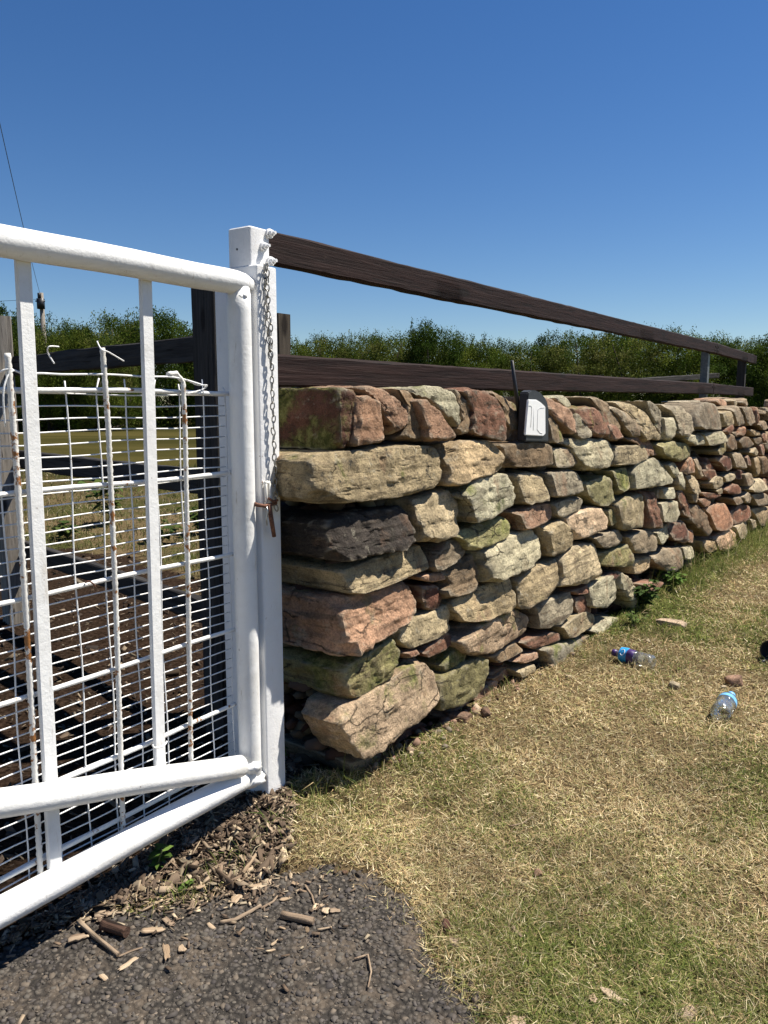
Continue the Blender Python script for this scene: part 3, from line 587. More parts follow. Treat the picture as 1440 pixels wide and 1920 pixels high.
# crop, outline of the front face, colour, moss, how far the face stands proud, depth into the wall
ST = [
 ('A', [(415,140),(515,158),(528,270),(500,335),(485,420),(447,497),(405,495),(400,300)], DR, .8, -.005, .30),
 ('A', [(80,400),(115,385),(135,420),(130,480),(80,480)], OL, .8, -.30, .12),
 ('A', [(520,190),(570,180),(660,210),(668,330),(682,410),(640,460),(500,470),(488,420)], PK, .1, .01, .25),
 ('A', [(545,140),(620,112),(690,130),(760,190),(822,260),(790,350),(700,425),(680,400),(665,250),(640,190)], PK, .1, -.01, .3),
 ('A', [(750,150),(830,145),(872,200),(905,380),(885,440),(740,432),(780,360),(828,270)], BR, .2, -.02, .28),
 ('A', [(860,205),(920,195),(980,262),(1062,385),(1065,432),(900,442),(905,360)], PK, .05, .015, .2),
 ('A', [(855,150),(930,135),(1000,122),(1062,160),(1100,230),(1092,345),(1055,375),(985,270),(930,195),(870,180)], LG, .45, -.015, .3),
 ('A', [(1070,150),(1145,150),(1195,200),(1192,310),(1120,412),(1070,415),(1062,380),(1100,320)], BR, .2, -.02, .28),
 ('A', [(1130,140),(1190,128),(1270,140),(1345,230),(1352,370),(1320,440),(1180,420),(1150,390),(1205,290)], RD, .1, 0, .3),
 ('A', [(1285,150),(1345,190),(1412,220),(1432,290),(1412,370),(1352,430),(1352,250)], BR, .68, -.05, .25),
 ('C', [(385,180),(430,230),(452,330),(385,335)], BR, .6, -.01, .2),
 ('C', [(390,110),(440,130),(510,190),(542,240),(500,300),(440,235),(390,200)], PK, .1, 0, .25),
 ('C', [(400,112),(470,105),(512,150),(502,190),(440,150)], LG, .5, -.08, .2),
 ('C', [(500,250),(540,180),(590,280),(592,307),(520,312)], GR, .5, -.01, .2),
 ('C', [(520,170),(600,150),(680,170),(692,300),(640,315),(590,300)], RD, .55, -.005, .28),
 ('C', [(580,115),(640,108),(700,150),(752,250),(742,310),(690,330),(680,190),(640,150)], BR, .3, -.02, .28),
 ('C', [(680,240),(720,250),(750,310),(700,330),(670,290)], RD, .05, .01, .2),
 ('C', [(680,145),(760,170),(832,230),(852,300),(772,310),(740,240)], GB, .15, -.01, .28),
 ('C', [(720,140),(820,140),(882,200),(922,280),(930,325),(850,310),(832,220),(780,170)], TAN, .25, -.01, .28),
 ('C', [(850,135),(912,130),(942,190),(946,322),(915,312),(882,220)], GR, .35, -.02, .28),
 ('C', [(945,215),(1005,213),(1016,270),(980,326),(945,322)], LG, .5, 0, .2),
 ('C', [(978,150),(1050,150),(1093,190),(1091,270),(1040,317),(1000,305),(1010,240)], GR, .2, 0, .3),
 ('C', [(1095,190),(1140,145),(1210,140),(1232,180),(1226,270),(1095,270)], GB, .1, 0, .28),
 ('C', [(1190,130),(1225,118),(1252,150),(1225,170)], PK, 0, -.15, .2),
 ('C', [(1050,135),(1130,130),(1110,150),(1070,160)], GR, .1, -.25, .2),
 ('C', [(1225,190),(1280,180),(1282,250),(1232,262)], TAN, .1, 0, .2),
 ('D', [(762,420),(870,350),(885,440),(800,490)], RD, 0, .01, .12),
 ('D', [(870,160),(960,130),(1020,260),(1010,360),(900,380)], GR, .15, -.02, .28),
 ('D', [(1000,150),(1110,150),(1130,250),(1110,360),(1030,370),(1020,250)], GR, .2, 0, .28),
 ('D', [(770,40),(830,30),(850,110),(800,130)], GR, .1, -.2, .2),
 ('D', [(860,70),(910,50),(930,110),(880,150)], LG, .2, -.12, .2),
 ('D', [(930,100),(1020,40),(1100,110),(1050,150)], GR, .2, -.1, .2),
 ('D', [(1100,160),(1280,200),(1250,240),(1120,220)], GR, .1, -.05, .25),
 ('D', [(1130,350),(1290,310),(1330,400),(1200,430)], GB, .1, 0, .2),
 ('D', [(1290,150),(1420,180),(1430,300),(1300,310)], GR, .1, -.02, .25),
 # first course
 ('A', [(250,540),(350,498),(480,478),(700,445),(880,450),(988,480),(1026,610),(1000,690),(800,782),(560,802),(245,793)], TAN, .42, .02, .36),
 ('A', [(1005,480),(1120,430),(1300,438),(1372,500),(1362,600),(1200,650),(1050,702),(1010,690),(1030,600)], OR, .22, .01, .30),
 ('C', [(183,345),(330,330),(402,345),(402,440),(300,462),(190,455)], BR, .2, 0, .25),
 ('C', [(400,362),(480,350),(547,375),(552,420),(480,462),(400,455)], GR, .58, -.01, .25),
 ('C', [(452,320),(560,308),(702,318),(709,400),(640,472),(552,465),(530,370)], LG, .35, .005, .25),
 ('C', [(707,355),(860,340),(872,410),(800,442),(692,450)], TAN, .4, 0, .25),
 ('C', [(740,312),(862,305),(912,330),(930,390),(872,402),(862,335)], PK, .12, -.02, .25),
 ('C', [(917,340),(985,320),(1085,340),(1090,400),(1030,442),(980,420),(930,400)], OL, .4, 0, .25),
 ('C', [(1030,302),(1140,290),(1147,340),(1090,352)], LG, .45, 0, .2),
 ('C', [(1145,287),(1240,280),(1243,330),(1160,352)], LG, .5, .02, .2),
 # second course
 ('A', [(345,905),(480,835),(680,818),(832,816),(862,900),(852,990),(790,1047),(640,1080),(450,1125),(370,1112),(345,1000)], DK, .05, .015, .40),
 ('A', [(845,775),(960,740),(1072,715),(1118,800),(1112,872),(1062,962),(960,1018),(862,1012),(855,900)], LT, .3, .01, .25),
 ('A', [(1095,740),(1220,640),(1390,618),(1434,720),(1432,800),(1330,832),(1250,882),(1152,908),(1142,790)], LG, .62, .025, .25),
 ('C', [(235,490),(345,470),(397,560),(382,612),(260,637),(250,560)], TAN, .25, .005, .25),
 ('C', [(395,480),(540,456),(582,500),(562,570),(480,602),(400,597)], GR, .25, .01, .25),
 ('C', [(565,530),(680,488),(720,560),(702,632),(620,642),(565,590)], OL, .5, 0, .25),
 ('C', [(692,470),(782,455),(787,550),(722,592)], OL, .7, 0, .2),
 ('C', [(785,480),(830,425),(930,408),(1002,520),(950,557),(790,567)], LG, .4, .01, .25),
 ('C', [(960,440),(1000,425),(1024,490),(1000,522)], LG, .35, -.01, .2),
 ('C', [(940,560),(995,550),(992,602),(940,607)], LG, .4, -.01, .15),
 ('C', [(905,565),(942,560),(945,605),(900,600)], GB, .2, -.04, .15),
 # third
 ('A', [(1070,965),(1270,878),(1390,868),(1392,922),(1362,985),(1250,1037),(1135,1067),(1120,1000)], OL, .68, .015, .25),
 ('C', [(230,665),(360,623),(417,625),(427,690),(370,722),(255,762)], PK, .12, .005, .25),
 ('C', [(415,627),(540,588),(567,620),(532,662),(425,702)], GR, .5, 0, .2),
 ('C', [(475,690),(640,638),(687,700),(662,752),(520,807),(480,742)], LP, .12, .01, .25),
 ('C', [(668,662),(717,653),(718,720),(682,742)], OL, .5, -.01, .2),
 ('C', [(710,612),(860,580),(867,602),(852,742),(740,757),(720,702)], TAN, .5, .01, .25),
 ('C', [(865,570),(915,573),(917,742),(870,742)], RD, 0, 0, .2),
 ('C', [(930,625),(1012,613),(1032,670),(1002,717),(930,722)], LG, .15, 0, .2),
 # fourth
 ('A', [(412,1172),(560,1108),(760,1058),(902,1028),(932,1110),(927,1160),(700,1252),(500,1308),(430,1292)], TAN, .28, .0, .40),
 ('A', [(935,1090),(1040,978),(1110,988),(1130,1070),(1020,1152),(950,1182),(930,1140)], GB, .15, 0, .25),
 ('A', [(1000,1170),(1100,1118),(1190,1078),(1205,1220),(1130,1302),(1020,1337),(1000,1280),(1042,1240)], BR, .35, 0, .25),
 ('C', [(75,860),(180,788),(342,748),(380,800),(377,882),(300,952),(150,992),(80,1012),(68,930)], LG, .2, .015, .25),
 ('C', [(370,740),(480,708),(522,760),(512,832),(400,892),(380,830)], TAN, .3, .01, .25),
 ('C', [(595,790),(740,753),(767,810),(722,852),(640,842)], GB, .12, .005, .25),
 ('C', [(785,790),(860,748),(927,790),(902,852),(810,872)], GB, .1, .0, .25),
 ('C', [(900,770),(977,728),(972,790),(920,832)], LG, .1, -.01, .2),
 ('C', [(975,720),(1042,708),(1062,760),(1052,822),(970,802)], DR, .1, -.02, .2),
 ('D', [(360,1330),(480,1310),(560,1420),(610,1640),(540,1740),(480,1640),(380,1560),(400,1440)], GB, .1, 0, .25),
 ('D', [(550,1380),(700,1290),(840,1310),(865,1450),(830,1580),(700,1660),(620,1590),(620,1440)], PK, .08, .01, .25),
 ('D', [(850,1400),(980,1300),(1085,1330),(1080,1450),(1000,1540),(870,1560)], RD, .05, -.01, .2),
 ('D', [(1110,1380),(1280,1340),(1380,1350),(1400,1540),(1190,1580),(1170,1450)], TAN, .2, 0, .25),
 ('A', [(865,1200),(1000,1178),(1012,1220),(930,1237),(880,1227)], PK, 0, -.005, .2),
 ('A', [(873,1260),(992,1248),(1002,1310),(970,1382),(900,1402),(870,1340)], DR, .2, -.02, .2),
 # fifth
 ('B', [(425,200),(640,128),(852,86),(877,210),(852,292),(740,357),(582,432),(540,492),(420,522)], PK, .38, .005, .40),
 ('B', [(720,382),(850,290),(960,258),(1052,208),(1062,330),(1000,392),(800,472),(760,442)], TAN, .35, -.01, .25),
 ('B', [(1062,210),(1200,118),(1400,68),(1427,150),(1402,252),(1250,312),(1100,327),(1060,272)], TAN, .5, .015, .25),
 ('C', [(240,990),(360,908),(442,898),(453,1000),(382,1082),(260,1142),(228,1120)], TAN, .42, .01, .25),
 ('C', [(450,890),(520,828),(632,818),(647,980),(560,1012),(440,1037)], LT, .3, .015, .25),
 ('C', [(640,865),(700,858),(780,825),(802,870),(792,932),(650,937)], OL, .6, .005, .25),
 ('C', [(797,900),(880,880),(862,950),(800,972)], OR, .2, -.02, .2),
 ('C', [(880,900),(960,828),(1027,840),(1032,930),(970,967),(930,932)], GB, .1, 0, .25),
 ('C', [(1030,840),(1092,833),(1092,890),(1035,902)], LG, .1, 0, .2),
 ('D', [(535,1760),(620,1720),(680,1760),(660,1870),(580,1900),(530,1850)], TAN, .2, 0, .2),
 ('D', [(670,1720),(830,1580),(915,1610),(900,1820),(780,1900),(690,1860)], LP, .1, .02, .25),
 ('D', [(880,1580),(1080,1510),(1090,1640),(1000,1760),(910,1720)], LG, .2, .01, .25),
 ('D', [(1080,1490),(1150,1510),(1160,1600),(1095,1640)], LG, .3, 0, .2),
 # sixth and lower
 ('B', [(430,585),(600,488),(732,398),(792,480),(792,542),(730,622),(600,702),(492,764),(425,745)], OL, .72, .01, .40),
 ('C', [(500,1052),(590,1018),(592,1060),(520,1072)], RD, .1, 0, .2),
 ('C', [(590,1030),(680,968),(737,980),(732,1080),(670,1142),(590,1132)], LG, .45, .015, .25),
 ('C', [(650,980),(700,955),(735,975),(700,1000)], DR, .1, .0, .2),
 ('C', [(740,958),(802,1000),(832,1060),(822,1142),(790,1142),(772,1062),(730,1072)], LG, .12, .005, .25),
 ('C', [(515,1080),(590,1070),(590,1152),(530,1172),(500,1132)], RD, .1, -.01, .2),
 ('B', [(382,842),(560,768),(740,640),(850,532),(935,538),(990,620),(988,765),(905,866),(770,942),(620,1052),(535,1084),(485,1072),(430,940)], LP, .5, .03, .15),
 ('B', [(780,500),(850,468),(872,500),(800,532)], RD, 0, 0, .2),
 ('B', [(870,480),(1032,373),(1082,430),(1000,492),(900,517)], RD, .08, -.01, .25),
 ('B', [(970,590),(1060,458),(1112,450),(1132,500),(1102,560),(1020,617)], OL, .7, -.005, .25),
 ('B', [(985,655),(1120,545),(1247,508),(1260,620),(1220,702),(1100,792),(1000,822),(972,800)], OL, .35, .015, .25),
 ('C', [(-70,1290),(60,1190),(250,1138),(327,1160),(330,1240),(230,1292),(80,1362),(-60,1372)], LP, .5, .01, .25),
 ('C', [(335,1120),(420,1078),(500,1058),(520,1100),(492,1162),(440,1212),(340,1237)], GR, .25, .01, .25),
 ('C', [(440,1222),(560,1148),(637,1150),(642,1180),(590,1242),(480,1292)], TAN, .35, .01, .25),
 ('C', [(260,1300),(330,1258),(437,1243),(432,1290),(310,1332)], RD, .2, .005, .2),
 ('C', [(590,1240),(660,1188),(757,1178),(762,1230),(650,1277)], LG, .15, .015, .2),
 ('C', [(350,1330),(480,1298),(642,1253),(637,1380),(400,1442),(390,1372)], GR, .58, .02, .25),
 ('C', [(210,1390),(270,1348),(342,1338),(347,1370),(270,1402)], PK, .05, .005, .2),
 ('C', [(100,1370),(240,1288),(267,1340),(150,1402)], BR, .15, 0, .2),
 ('C', [(240,1435),(320,1403),(332,1440),(300,1465),(250,1470)], TAN, .3, .01, .15),
 # foundation stones and the rubble at the foot
 ('B', [(465,1110),(560,1070),(640,1050),(722,1058),(645,1190),(560,1215),(480,1190)], GB, .05, -.02, .35),
 ('B', [(640,1055),(760,990),(860,900),(985,880),(900,1010),(800,1060),(700,1130)], RD, .05, -.06, .25),
 ('B', [(985,850),(1080,800),(1150,770),(1180,800),(1100,850),(1000,900)], PK, .05, -.05, .2),
 ('B', [(1150,740),(1220,700),(1290,640),(1330,640),(1280,720),(1190,775)], PK, .05, -.04, .2),
 ('B', [(1260,640),(1360,570),(1390,610),(1300,660)], PK, 0, -.04, .2),
 ('B', [(1300,580),(1350,540),(1370,580),(1310,610)], DR, .1, -.06, .2),
 ('C', [(100,1450),(170,1410),(210,1440),(130,1480)], RD, .1, -.05, .2),
 ('C', [(840,1020),(900,1000),(960,1010),(900,1050),(850,1060)], RD, .05, .03, .2),
 # the tumbled far stretch
 ('D', [(340,780),(400,740),(430,850),(400,930),(290,950),(310,850)], PK, .15, 0, .2),
 ('D', [(390,750),(470,745),(510,850),(500,1000),(450,1010),(430,860)], GR, .3, -.02, .2),
 ('D', [(510,830),(560,750),(620,830),(640,900),(520,910)], RD, .05, -.03, .2),
 ('D', [(515,905),(650,890),(660,990),(540,1030)], RD, 0, -.01, .2),
 ('D', [(210,950),(300,930),(310,1040),(270,1150),(205,1110)], LG, .35, 0, .2),
 ('D', [(330,970),(420,960),(465,1050),(460,1180),(370,1190),(350,1070)], LG, .25, .0, .2),
 ('D', [(215,1170),(300,1140),(350,1300),(340,1480),(250,1440)], DR, .05, -.02, .2),
 ('D', [(360,1190),(470,1180),(470,1280),(390,1310)], GR, .4, -.01, .2),
 ('D', [(570,1080),(660,970),(760,980),(770,1090),(650,1150)], LG, .2, .01, .2),
 ('D', [(640,1150),(740,1110),(770,1180),(690,1200)], LG, .1, 0, .15),
 ('D', [(480,1170),(690,1180),(740,1210),(620,1260),(490,1230)], RD, .05, 0, .2),
 ('D', [(450,1260),(600,1220),(620,1300),(560,1370),(470,1310)], PK, .05, 0, .2),
 ('D', [(760,970),(900,930),(910,1000),(830,1060),(780,1050)], LG, .1, 0, .2),
 ('D', [(760,1130),(900,1060),(1000,1120),(980,1200),(800,1190)], RD, .05, .0, .2),
 ('D', [(670,770),(770,700),(880,740),(870,880),(760,930),(720,830)], DR, .1, 0, .2),
 ('D', [(880,700),(980,690),(1020,800),(1010,900),(900,870)], GR, .2, .01, .2),
 ('D', [(650,680),(750,560),(800,570),(800,680),(690,730)], OL, .65, .01, .2),
 ('D', [(780,500),(890,470),(950,580),(900,660),(850,710),(800,650)], BR, .1, 0, .2),
 ('D', [(930,540),(1050,490),(1120,540),(1130,610),(1000,650),(960,620)], GB, .15, .01, .2),
 ('D', [(870,450),(940,440),(930,520),(890,500)], GB, .1, -.01, .2),
 ('D', [(950,400),(1040,370),(1060,450),(960,520),(920,500)], PK, .1, 0, .2),
 ('D', [(1070,410),(1180,440),(1210,490),(1100,500)], TAN, .2, 0, .2),
 ('D', [(1110,520),(1220,510),(1230,580),(1150,620)], GB, .1, 0, .2),
 ('D', [(1070,680),(1150,620),(1200,700),(1120,750)], LG, .1, 0, .2),
 ('D', [(1110,760),(1190,750),(1200,960),(1140,990)], TAN, .15, .01, .2),
 ('D', [(1200,740),(1290,730),(1300,920),(1220,960)], BR, .1, -.01, .2),
 ('D', [(1000,960),(1090,930),(1160,1000),(1100,1080),(1010,1100)], GR, .15, .01, .2),
 ('D', [(890,920),(1000,900),(1010,1010),(900,1020)], DR, .05, -.02, .2),
 ('D', [(1100,1160),(1160,1040),(1240,1000),(1270,1150),(1180,1190)], LG, .2, .01, .2),
 ('D', [(980,1230),(1060,1150),(1110,1240),(1080,1310),(1000,1290)], GR, .15, .01, .2),
 ('D', [(870,1240),(960,1220),(1000,1290),(900,1330)], GB, .1, 0, .2),
 ('D', [(1110,1200),(1290,1180),(1300,1320),(1150,1330)], GR, .1, 0, .2),
 ('D', [(320,1640),(400,1610),(370,1780),(310,1760)], PK, .1, -.01, .2),
 ('D', [(120,1620),(200,1510),(300,1530),(330,1680),(260,1780),(130,1740)], DR, .1, -.01, .2),
 ('D', [(620,990),(560,1010),(570,1060),(610,1040)], DR, .05, -.04, .15),
]
def cube_grid(k):
    """welded unit cube-sphere grid, cached"""
    V = {}; Fq = []
    def key(p): return tuple(np.round(p, 5))
    vs = []
    t = np.linspace(-1, 1, k + 1)
    for ax in range(3):
        for sg in (-1, 1):
            id_ = np.zeros((k + 1, k + 1), int)
            for i in range(k + 1):
                for j in range(k + 1):
                    p = [0, 0, 0]; p[ax] = sg; p[(ax + 1) % 3] = t[i]; p[(ax + 2) % 3] = t[j]
                    kk = key(p)
                    if kk not in V: V[kk] = len(vs); vs.append(p)
                    id_[i, j] = V[kk]
            for i in range(k):
                for j in range(k):
                    q = (id_[i, j], id_[i + 1, j], id_[i + 1, j + 1], id_[i, j + 1]); Fq.append(q if sg > 0 else q[::-1])
    return np.array(vs, float), np.array(Fq)
_grids = {}
def stone_mesh(poly, depth, seed, k, rng, sharp=11.0, block=.4):
    """poly: outline (s,z) about its centre; returns local verts in (s, n, z), front face at n = 0"""
    if k not in _grids: _grids[k] = cube_grid(k)
    g, Fq = _grids[k]; P = np.array(poly); n = len(P)
    hw = max(abs(P[:, 0]).max(), 1e-3); hh = max(abs(P[:, 1]).max(), 1e-3)
    nrm = (np.abs(g) ** sharp).sum(1) ** (1 / sharp); v = g / nrm[:, None]
    a, b = v[:, 0], v[:, 2]; mm = (np.abs(a) ** sharp + np.abs(b) ** sharp) ** (1 / sharp)
    dx, dz = a * hw, b * hh; th = np.arctan2(dz, dx)
    # distance to the outline along 256 directions
    T = np.linspace(-np.pi, np.pi, 257); Rr = np.zeros(257)
    for i in range(n):
        p0, p1 = P[i], P[(i + 1) % n]; e = p1 - p0
        den = np.cos(T) * (-e[1]) + np.sin(T) * e[0]
        den = np.where(np.abs(den) < 1e-9, 1e-9, den)
        t_ = (p0[0] * (-e[1]) + p0[1] * e[0]) / den; uu = (np.cos(T) * p0[1] - np.sin(T) * p0[0]) / -den
        uu = (p0[1] * np.cos(T) - p0[0] * np.sin(T)) / (e[0] * np.sin(T) - e[1] * np.cos(T) + 1e-12)
        ok = (t_ > 0) & (uu >= -.001) & (uu <= 1.001); Rr = np.where(ok & (t_ > Rr), t_, Rr)
    Rr = np.where(Rr <= 0, min(hw, hh), Rr)
    Rs = (np.roll(Rr[:-1], 1) + np.roll(Rr[:-1], -1) + 2 * Rr[:-1]) / 4; Rs = np.append(Rs, Rs[0])
    rr = np.interp(th, T, Rs * .3 + Rr * .7) * 1.03
    sx_, zx_ = P[:, 0] / hw, P[:, 1] / hh
    c4 = [P[np.argmax(-sx_ - zx_)], P[np.argmax(sx_ - zx_)], P[np.argmax(sx_ + zx_)], P[np.argmax(-sx_ + zx_)]]
    qa, qb = (a + 1) / 2, (b + 1) / 2
    quad = c4[0] * ((1 - qa) * (1 - qb))[:, None] + c4[1] * (qa * (1 - qb))[:, None] + c4[2] * (qa * qb)[:, None] + c4[3] * ((1 - qa) * qb)[:, None]
    wq_ = block
    o = np.stack([np.cos(th) * mm * rr * (1 - wq_) + quad[:, 0] * wq_, -depth * .5 * (1 - v[:, 1]), np.sin(th) * mm * rr * (1 - wq_) + quad[:, 1] * wq_], 1)
    sz = min(hw, hh)
    # tilt of the face and a soft belly
    fr = np.clip((v[:, 1] + 1) / 2, 0, 1)
    o[:, 1] += fr * (rng.uniform(-.11, .03) * o[:, 0] + rng.uniform(-.32, -.02) * o[:, 2]) + fr * .045 * sz * (1 - np.minimum(mm, 1) ** 2)
    # broken facets
    c = np.array([0, -depth * .4, 0])
    for _ in range(6):
        nv = np.array([rng.gauss(0, 1) / hw, rng.gauss(.8, .7) / max(depth * .5, .03), rng.gauss(0, 1) / hh]); nv /= np.linalg.norm(nv)
        pr = (o - c) @ nv; lim = pr.max() * rng.uniform(.89, .98); ov = np.maximum(pr - lim, 0); o -= ov[:, None] * nv * .93
    off = seed * 7.31
    d = o - c; dn = d / (np.linalg.norm(d, axis=1)[:, None] + 1e-6)
    f1 = fbm(o / (sz * 1.3) + off, seed, 2); f2 = fbm(o / (.028) + off, seed + 5, 3); f3 = 1 - np.abs(vnoise(o / (sz * .55) + off, seed + 9)) * 2
    st = vnoise(np.stack([o[:, 0] * 5 + off, o[:, 1] * 5, o[:, 2] * 55], 1), seed + 3)
    f4 = np.abs(vnoise(o / .045 + off, seed + 13))
    amp = .065 * sz * f1 + min(.008, .09 * sz) * f2 + .035 * sz * f3 + min(.005, .05 * sz) * st - min(.006, .08 * sz) * (f4 < .06) * (1 - f4 / .06)
    return o + dn * amp[:, None], Fq
rng = random.Random(5)
def add_stone(poly_sz, colr, moss, proud, depth, seed, px):
    P = np.array(poly_sz); c = (P.max(0) + P.min(0)) / 2
    k = int(np.clip(px / 5.5, 8, 40))
    o, Fq = stone_mesh(P - c, depth, seed, k, rng, 30.0 if (depth >= .36 or depth == .15) else rng.uniform(13, 28), .7 if depth == .15 else .5 if depth >= .36 else rng.uniform(.25, .5))
    Vw = o[:, :1] * WD + o[:, 1:2] * WN + o[:, 2:3] * np.array([0, 0, 1.0])
    me = np_mesh('stone', Vw, Fq[:, ::-1], True)
    try: me.set_sharp_from_angle(angle=R(34))
    except Exception: pass
    ob = link('stone', me, M_STONE, wall, WP(c[0], proud, c[1]))
    f = rng.uniform(1.02, 1.36); t = rng.uniform(-.03, .03)
    ob.color = (min(.75, colr[0] * f * (1.07 + t)), min(.7, colr[1] * f * 1.04), min(.6, colr[2] * f * (.97 - t)), moss)
    return ob
seed = 1; covered = []
for (cr, pts, colr, moss, proud, depth) in ST:
    ox, oy, scl = CROPS[cr]; px = [(ox + x * scl, oy + y * scl) for x, y in pts]
    poly = [wall_px(u, v, proud) for u, v in px]; ar = np.array(px); ext = (ar.max(0) - ar.min(0)).max()
    if cr == 'D' and min(p_[0] for p_ in px) > 1285: colr = (colr[0] * .92, colr[1] * .82, colr[2] * .77); moss *= .7
    add_stone(poly, colr, moss, proud, depth, seed, ext); covered.append(poly); seed += 1
# further stretch of tumbled stones running out of the picture
s0 = wall_px(1432, 900)[0]
def taken(s, z): return any(inpoly(np.array([s]), np.array([z]), p)[0] for p in covered)
nfill = 0; sx = s0 - 1.3
while sx < s0 + 2.6:
    z = .02
    while z < 1.12:
        wd_ = rng.uniform(.10, .24); hh = rng.uniform(.07, .16)
        cs, cz = sx + rng.uniform(-.03, .03), z + hh / 2
        if not (taken(cs, cz) or taken(cs - wd_ * .3, cz) or taken(cs + wd_ * .3, cz) or taken(cs, cz + .04) or taken(cs, cz - .04)) and nfill < 85:
            m_ = rng.randint(5, 7); ph = rng.uniform(0, 6)
            poly = [(cs + wd_ * .56 * math.cos(ph + 6.283 * i / m_) * rng.uniform(.8, 1.1), cz + hh * .58 * math.sin(ph + 6.283 * i / m_) * rng.uniform(.8, 1.1)) for i in range(m_)]
            add_stone(poly, rng.choice([GB, RD, TAN, RD, PK, DR, BR, PK]), rng.uniform(0, .25), rng.uniform(-.03, .015), .2, seed, 60); seed += 1; nfill += 1
        z += hh * 1.02
    sx += .165
# hearting: the small packing stones seen in the joints
fs = []
for _ in range(1500):
    s_ = rng.uniform(.0, s0 + 2.6) ; fs.append((s_, -rng.uniform(.10, .18), rng.uniform(-.02, .93)))
for _ in range(220): fs.append((-rng.uniform(-.02, .10), -rng.uniform(.08, .46), rng.uniform(0, .93)))
fs = np.array(fs); P = np.array([WP(*q) for q in fs]) - np.array(wall.location)
szs = np.random.uniform(.022, .055, len(P))
V, Fq, T = pebbles(P, szs, [GB, BR, RD, DR, PK, TAN, DR], .75)
hm = mat_attr('packing_stone', .95)
ph_ = link('packing_stones', np_mesh('packing_stones', V, Fq, False, {'tint': T * .45}), hm, wall, Vector(wall.location)); tag(ph_, kind='stuff')  # tint darkened so the joints look more deeply shadowed
mb = MB()
def corebox(s1, s2, q1, q2, z1, z2):
    V = [WP(s, q, z) for s in (s1, s2) for q in (q1, q2) for z in (z1, z2)]
    mb.add(V, [(0, 1, 3, 2), (4, 6, 7, 5), (0, 4, 5, 1), (2, 3, 7, 6), (0, 2, 6, 4), (1, 5, 7, 3)])
corebox(.05, s0 + 2.7, -.46, -.17, -.05, .90)
mb.build('rubble_core', mat_flat('earthy_rubble', (.03, .023, .017), .98, 0, 18, .03, .5), wall, Vector(wall.location), False)
# rear face and rear halves of the coping, for views from the side
for i in range(34):
    s_ = .1 + i * .25; zz = rng.uniform(.9, 1.0); w_ = .13; h_ = rng.uniform(.09, .15)
    poly = [(s_ - w_, zz), (s_ - w_ * .8, zz + h_), (s_ + w_ * .7, zz + h_ * rng.uniform(.8, 1.1)), (s_ + w_, zz)]
    add_stone(poly, rng.choice([GB, GR, BR, TAN]), .2, -.30, .16, seed, 55); seed += 1

# ------------------------------------------------------------------ timber: planks and posts with local X along the grain
def plank(name, p0, p1, up, h, t, m, parent=None, wob=.004, nseg=None, skew=0.0):
    """board from p0 to p1 (centre line), height h along 'up', thickness t"""
    p0, p1, up = Vector(p0), Vector(p1), Vector(up); x = (p1 - p0); Ln = x.length; x.normalize(); z = (up - x * up.dot(x)).normalized(); y = z.cross(x)
    n = nseg or max(4, int(Ln / .06)); bv = min(.006, t * .15)
    prof = [(-t / 2 + bv, -h / 2), (t / 2 - bv, -h / 2), (t / 2, -h / 2 + bv), (t / 2, h / 2 - bv), (t / 2 - bv, h / 2), (-t / 2 + bv, h / 2), (-t / 2, h / 2 - bv), (-t / 2, -h / 2 + bv)]
    xs = np.linspace(0, Ln, n + 1); sd2 = rng.randint(0, 999); V = []
    for i, xx in enumerate(xs):
        for j, (yy, zz) in enumerate(prof):
            q = np.array([[xx * 3.0, yy * 12 + j * .7, zz * 12]]); w1 = float(vnoise(q + sd2, 2)[0]); w2 = float(vnoise(np.array([[xx * 14, j * 3.1, 5.0]]) + sd2, 3)[0])
            V.append((xx + (skew * zz if i in (0, n) else 0), yy + wob * .4 * w1, zz + wob * (w1 * .7 + w2 * .6)))
    k = len(prof); Fs = []
    for i in range(n):
        for j in range(k): Fs.append((i * k + j, (i + 1) * k + j, (i + 1) * k + (j + 1) % k, i * k + (j + 1) % k))
    Fs.append(tuple(range(k))); Fs.append(tuple(n * k + j for j in reversed(range(k))))
    me = bpy.data.meshes.new(name); me.from_pydata(V, [], Fs); me.update()
    for p_ in me.polygons: p_.flip()
    for p_ in me.polygons: p_.use_smooth = len(p_.vertices) == 4
    me.set_sharp_from_angle(angle=R(30))
    o = link(name, me, m); Mx = Matrix((x, y, z)).transposed().to_4x4(); Mx.translation = p0
    if parent is not None:
        o.parent = parent; Mx.translation = p0 - parent.location
    o.matrix_local = Mx if parent is not None else Mx
    if parent is None: o.matrix_world = Mx
    return o

# brown rail fence along the top of the wall
RN = -.095
def rail_px(u, v): return gate_px(u, v, RN)
def RP(s, z, dn=0.0): return G(s, RN + dn, z)
rf = empty('rail_fence', RP(3.0, 0, -.1), 'brown stained two rail timber fence running along the top of the stone wall', 'fence')
s_a, zt_a = rail_px(510, 432); _, zb_a = rail_px(513, 490); s_j, zt_j = rail_px(1344, 643)
UPV = Vector((0, 0, 1)); RH = .092
plank('rail', RP(s_a - .07, zt_a - RH / 2, -.02), RP(s_j, zt_j - RH / 2, -.02), UPV, RH, .042, M_BROWN, rf, .0035)
s_b, zt_b = rail_px(527, 668); s_j2, zt_j2 = rail_px(1338, 719)
plank('rail', RP(.124, zt_b - RH / 2 + .004, -.02), RP(s_j2, zt_j2 - RH / 2, -.02), UPV, RH, .042, M_BROWN, rf, .0035)
plank('rail', RP(s_j + .012, zt_j - RH / 2, -.02), RP(s_j + 2.05, zt_j - RH / 2 - .005, -.02), UPV, RH, .042, M_BROWN, rf, .005)
